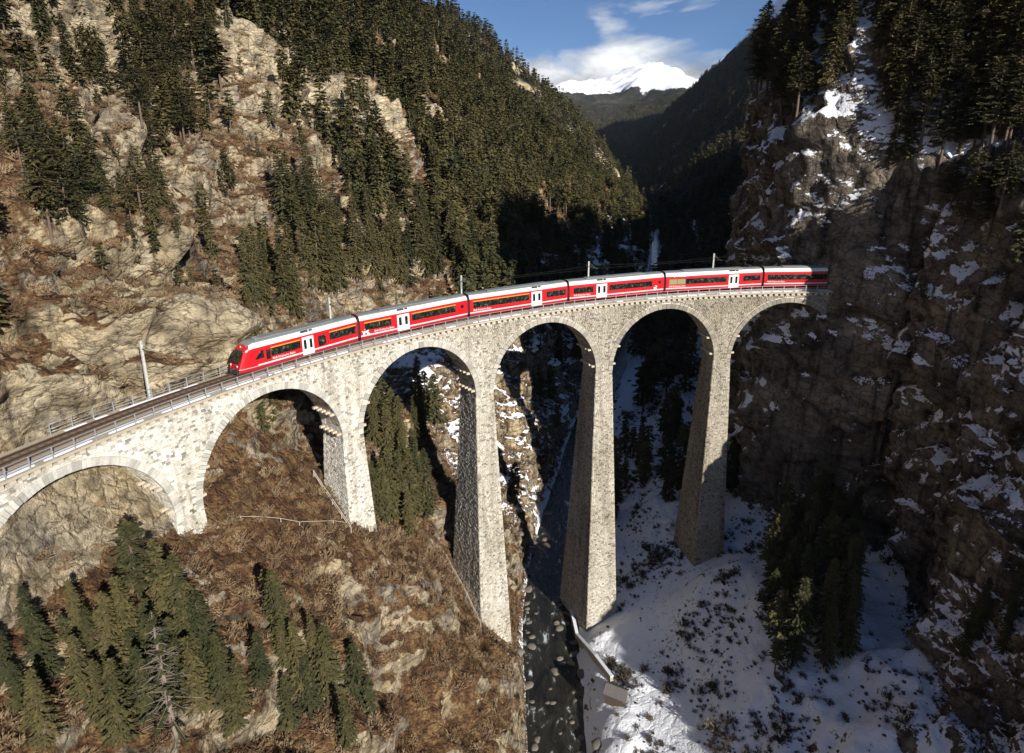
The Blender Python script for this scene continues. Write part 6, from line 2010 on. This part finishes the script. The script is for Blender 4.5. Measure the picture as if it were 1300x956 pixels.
# ------------------------------------------------------------------ small things in the gorge
def ground_z(x, y, zmax=40):
    h = T_BVH.ray_cast(Vector((x, y, zmax)), Vector((0, 0, -1)))
    return h[0].z if h[0] is not None else -60.0


M_wood = simple('weathered_wood', (0.16, 0.11, 0.075), 0.9, var=0.35, scale=3)
M_pale = simple('pale_handrail', (0.42, 0.39, 0.34), 0.8, var=0.2)
M_tin = simple('grey_roof_sheet', (0.13, 0.12, 0.115), 0.6, var=0.3, scale=2)
# hut by the river path, only its roof end shows
hx, hy = 16.6, 82.8
hz = ground_z(hx, hy)
hut = empty('hut', (hx, hy, hz), math.radians(-28)); hut.scale = (.8, .8, .8)
tag(hut, 'small wooden hut with grey ridged roof on the snow by the river', 'hut')
mb = MB(); mb.box((0, 0, 1.0), (1.9, 1.4, 1.3)); mb.add([(-1.9, -1.4, 2.3), (-1.9, 1.4, 2.3), (-1.9, 0, 3.3)], [(0, 2, 1)]); mb.add([(1.9, -1.4, 2.3), (1.9, 1.4, 2.3), (1.9, 0, 3.3)], [(0, 1, 2)]); mb.build('wall', simple('dark_boards', (0.075, 0.055, 0.042), 0.9, var=0.4, scale=5), hut)
rf = MB()
for sg in (-1, 1):
    a = math.atan2(1.0, 1.4)
    n = 8
    for i in range(n):
        x = -2.2 + 4.4 * (i + .5) / n
        R = Matrix.Rotation(-sg * a, 3, 'X')
        q = MB(); q.box((x, sg * .86, 2.74), (4.4 / n / 2 - .012, 1.06, .035 + .008 * (i % 2)), R)
        q.build('roof_panel', M_tin, hut)
mb = MB(); mb.tube([(-2.22, 0, 3.38), (2.22, 0, 3.38)], .09, 8); mb.build('ridge_cap', M_tin, hut)
mb = MB(); mb.box((-1.92, 0.2, .75), (.03, .45, .95)); mb.build('door', M_wood, hut)

# retaining wall edging the river below the fourth pier
def poly_wall(name, pts, label, cat, h=1.0, w=.28, mat=M_corbel):
    r = empty(name, pts[0]); tag(r, label, cat)
    bpy.context.view_layer.update(); inv = r.matrix_world.inverted()
    for a, b in zip(pts[:-1], pts[1:]):
        a, b = Vector(a), Vector(b)
        n = max(1, int((b - a).length / 1.5))
        for i in range(n):
            p, q = a.lerp(b, i / n), a.lerp(b, (i + 1) / n)
            c = (p + q) * .5; d = (q - p)
            R = Matrix.Rotation(math.atan2(d.y, d.x), 3, 'Z') @ Matrix.Rotation(-math.asin(max(-1, min(1, d.z / d.length))), 3, 'Y')
            m = MB(); m.box(c + Vector((0, 0, h * .2)), (d.length / 2 - .015, w, h), R)
            o = m.build('wall_block', mat); o.parent = r; o.matrix_parent_inverse = inv
            m = MB(); m.box(c + Vector((0, 0, h * 1.2 + .07)), (d.length / 2 - .01, w * 1.05, .07), R)
            o = m.build('snow_cap', M_snow); o.parent = r; o.matrix_parent_inverse = inv


wp = [(12.6, 117.0), (11.6, 109.0), (12.2, 100.5), (14.6, 92.5), (16.6, 87.0)]
poly_wall('retaining_wall', [(x, y, max(ground_z(x, y), river_z(y) + .4)) for x, y in wp], 'low stone wall with snowy top along the river beside the fourth pier', 'wall')


def handrail(pts, label, name='handrail', mat=M_pale, h=1.0, rails=(1.0, .55), r=.05):
    e = empty(name, pts[0]); tag(e, label, name.replace('_', ' '))
    bpy.context.view_layer.update(); inv = e.matrix_world.inverted()
    P = [Vector(p) for p in pts]
    for p in P:
        m = MB(); m.box(p + Vector((0, 0, h * .5 - .1)), (.04, .04, h * .5 + .12))
        o = m.build('post', mat); o.parent = e; o.matrix_parent_inverse = inv
    for rz in rails:
        m = MB(); m.tube([p + Vector((0, 0, rz)) for p in P], r, 5)
        o = m.build('rail', mat); o.parent = e; o.matrix_parent_inverse = inv


def gpts(xy, dz=0.0):
    return [(x, y, ground_z(x, y, -5) + dz) for x, y in xy]


t2 = V(pier_s[1] - 3.4, 0, 0); t3 = V(pier_s[2] - 4.4, 0, 0)
a2, b2 = V(pier_s[1] - 3.6, -2.5, 0), V(pier_s[1] - 3.0, 4.6, 0)
handrail(gpts([a2.lerp(b2, t).xy[:] for t in (0, .25, .5, .75, 1)]), 'wooden handrail of the path at the foot of the second pier')
a3, b3 = V(pier_s[2] - 4.6, -3.5, 0), V(pier_s[2] - 4.2, 6.5, 0)
handrail(gpts([a3.lerp(b3, t).xy[:] for t in (0, .2, .4, .6, .8, 1)]), 'wooden handrail of the path at the foot of the third pier')
fx = [(-31.5 + 1.55 * i, 66.0 + 1.9 * i) for i in range(7)]
handrail(gpts(fx), 'thin pale cable fence across the grass between the first two piers', 'fence', M_pale, .5, (.5,), .035)
# fallen trunk on the brown slope above the track
mb = MB(); ga, gb = Vector((-44.1, 66.0, 4.3)), Vector((-42.2, 71.2, 4.0))
mb.tube([ga, ga.lerp(gb, .5) + Vector((0, 0, .1)), gb], [.17, .14, .08], 7)
o = mb.build('fallen_log', M_wood, smooth=True); tag(o, 'fallen tree trunk lying on the brown slope above the mast', 'log')

# ------------------------------------------------------------------ air
hm = bpy.data.materials.new('thin_haze'); hm.use_nodes = True
hn, hl = hm.node_tree.nodes, hm.node_tree.links
hn.clear()
ho = hn.new('ShaderNodeOutputMaterial'); hv = hn.new('ShaderNodeVolumePrincipled')
hv.inputs['Color'].default_value = (0.70, 0.82, 1.0, 1); hv.inputs['Density'].default_value = 1.8e-5; hv.inputs['Anisotropy'].default_value = 0.1
hl.new(hv.outputs[0], ho.inputs['Volume'])
mb = MB(); mb.box((1000, 3100, 490), (5100, 6200, 620))
o = mb.build('haze', hm); tag(o, 'thin blue air over the valley', 'haze', kind='stuff')
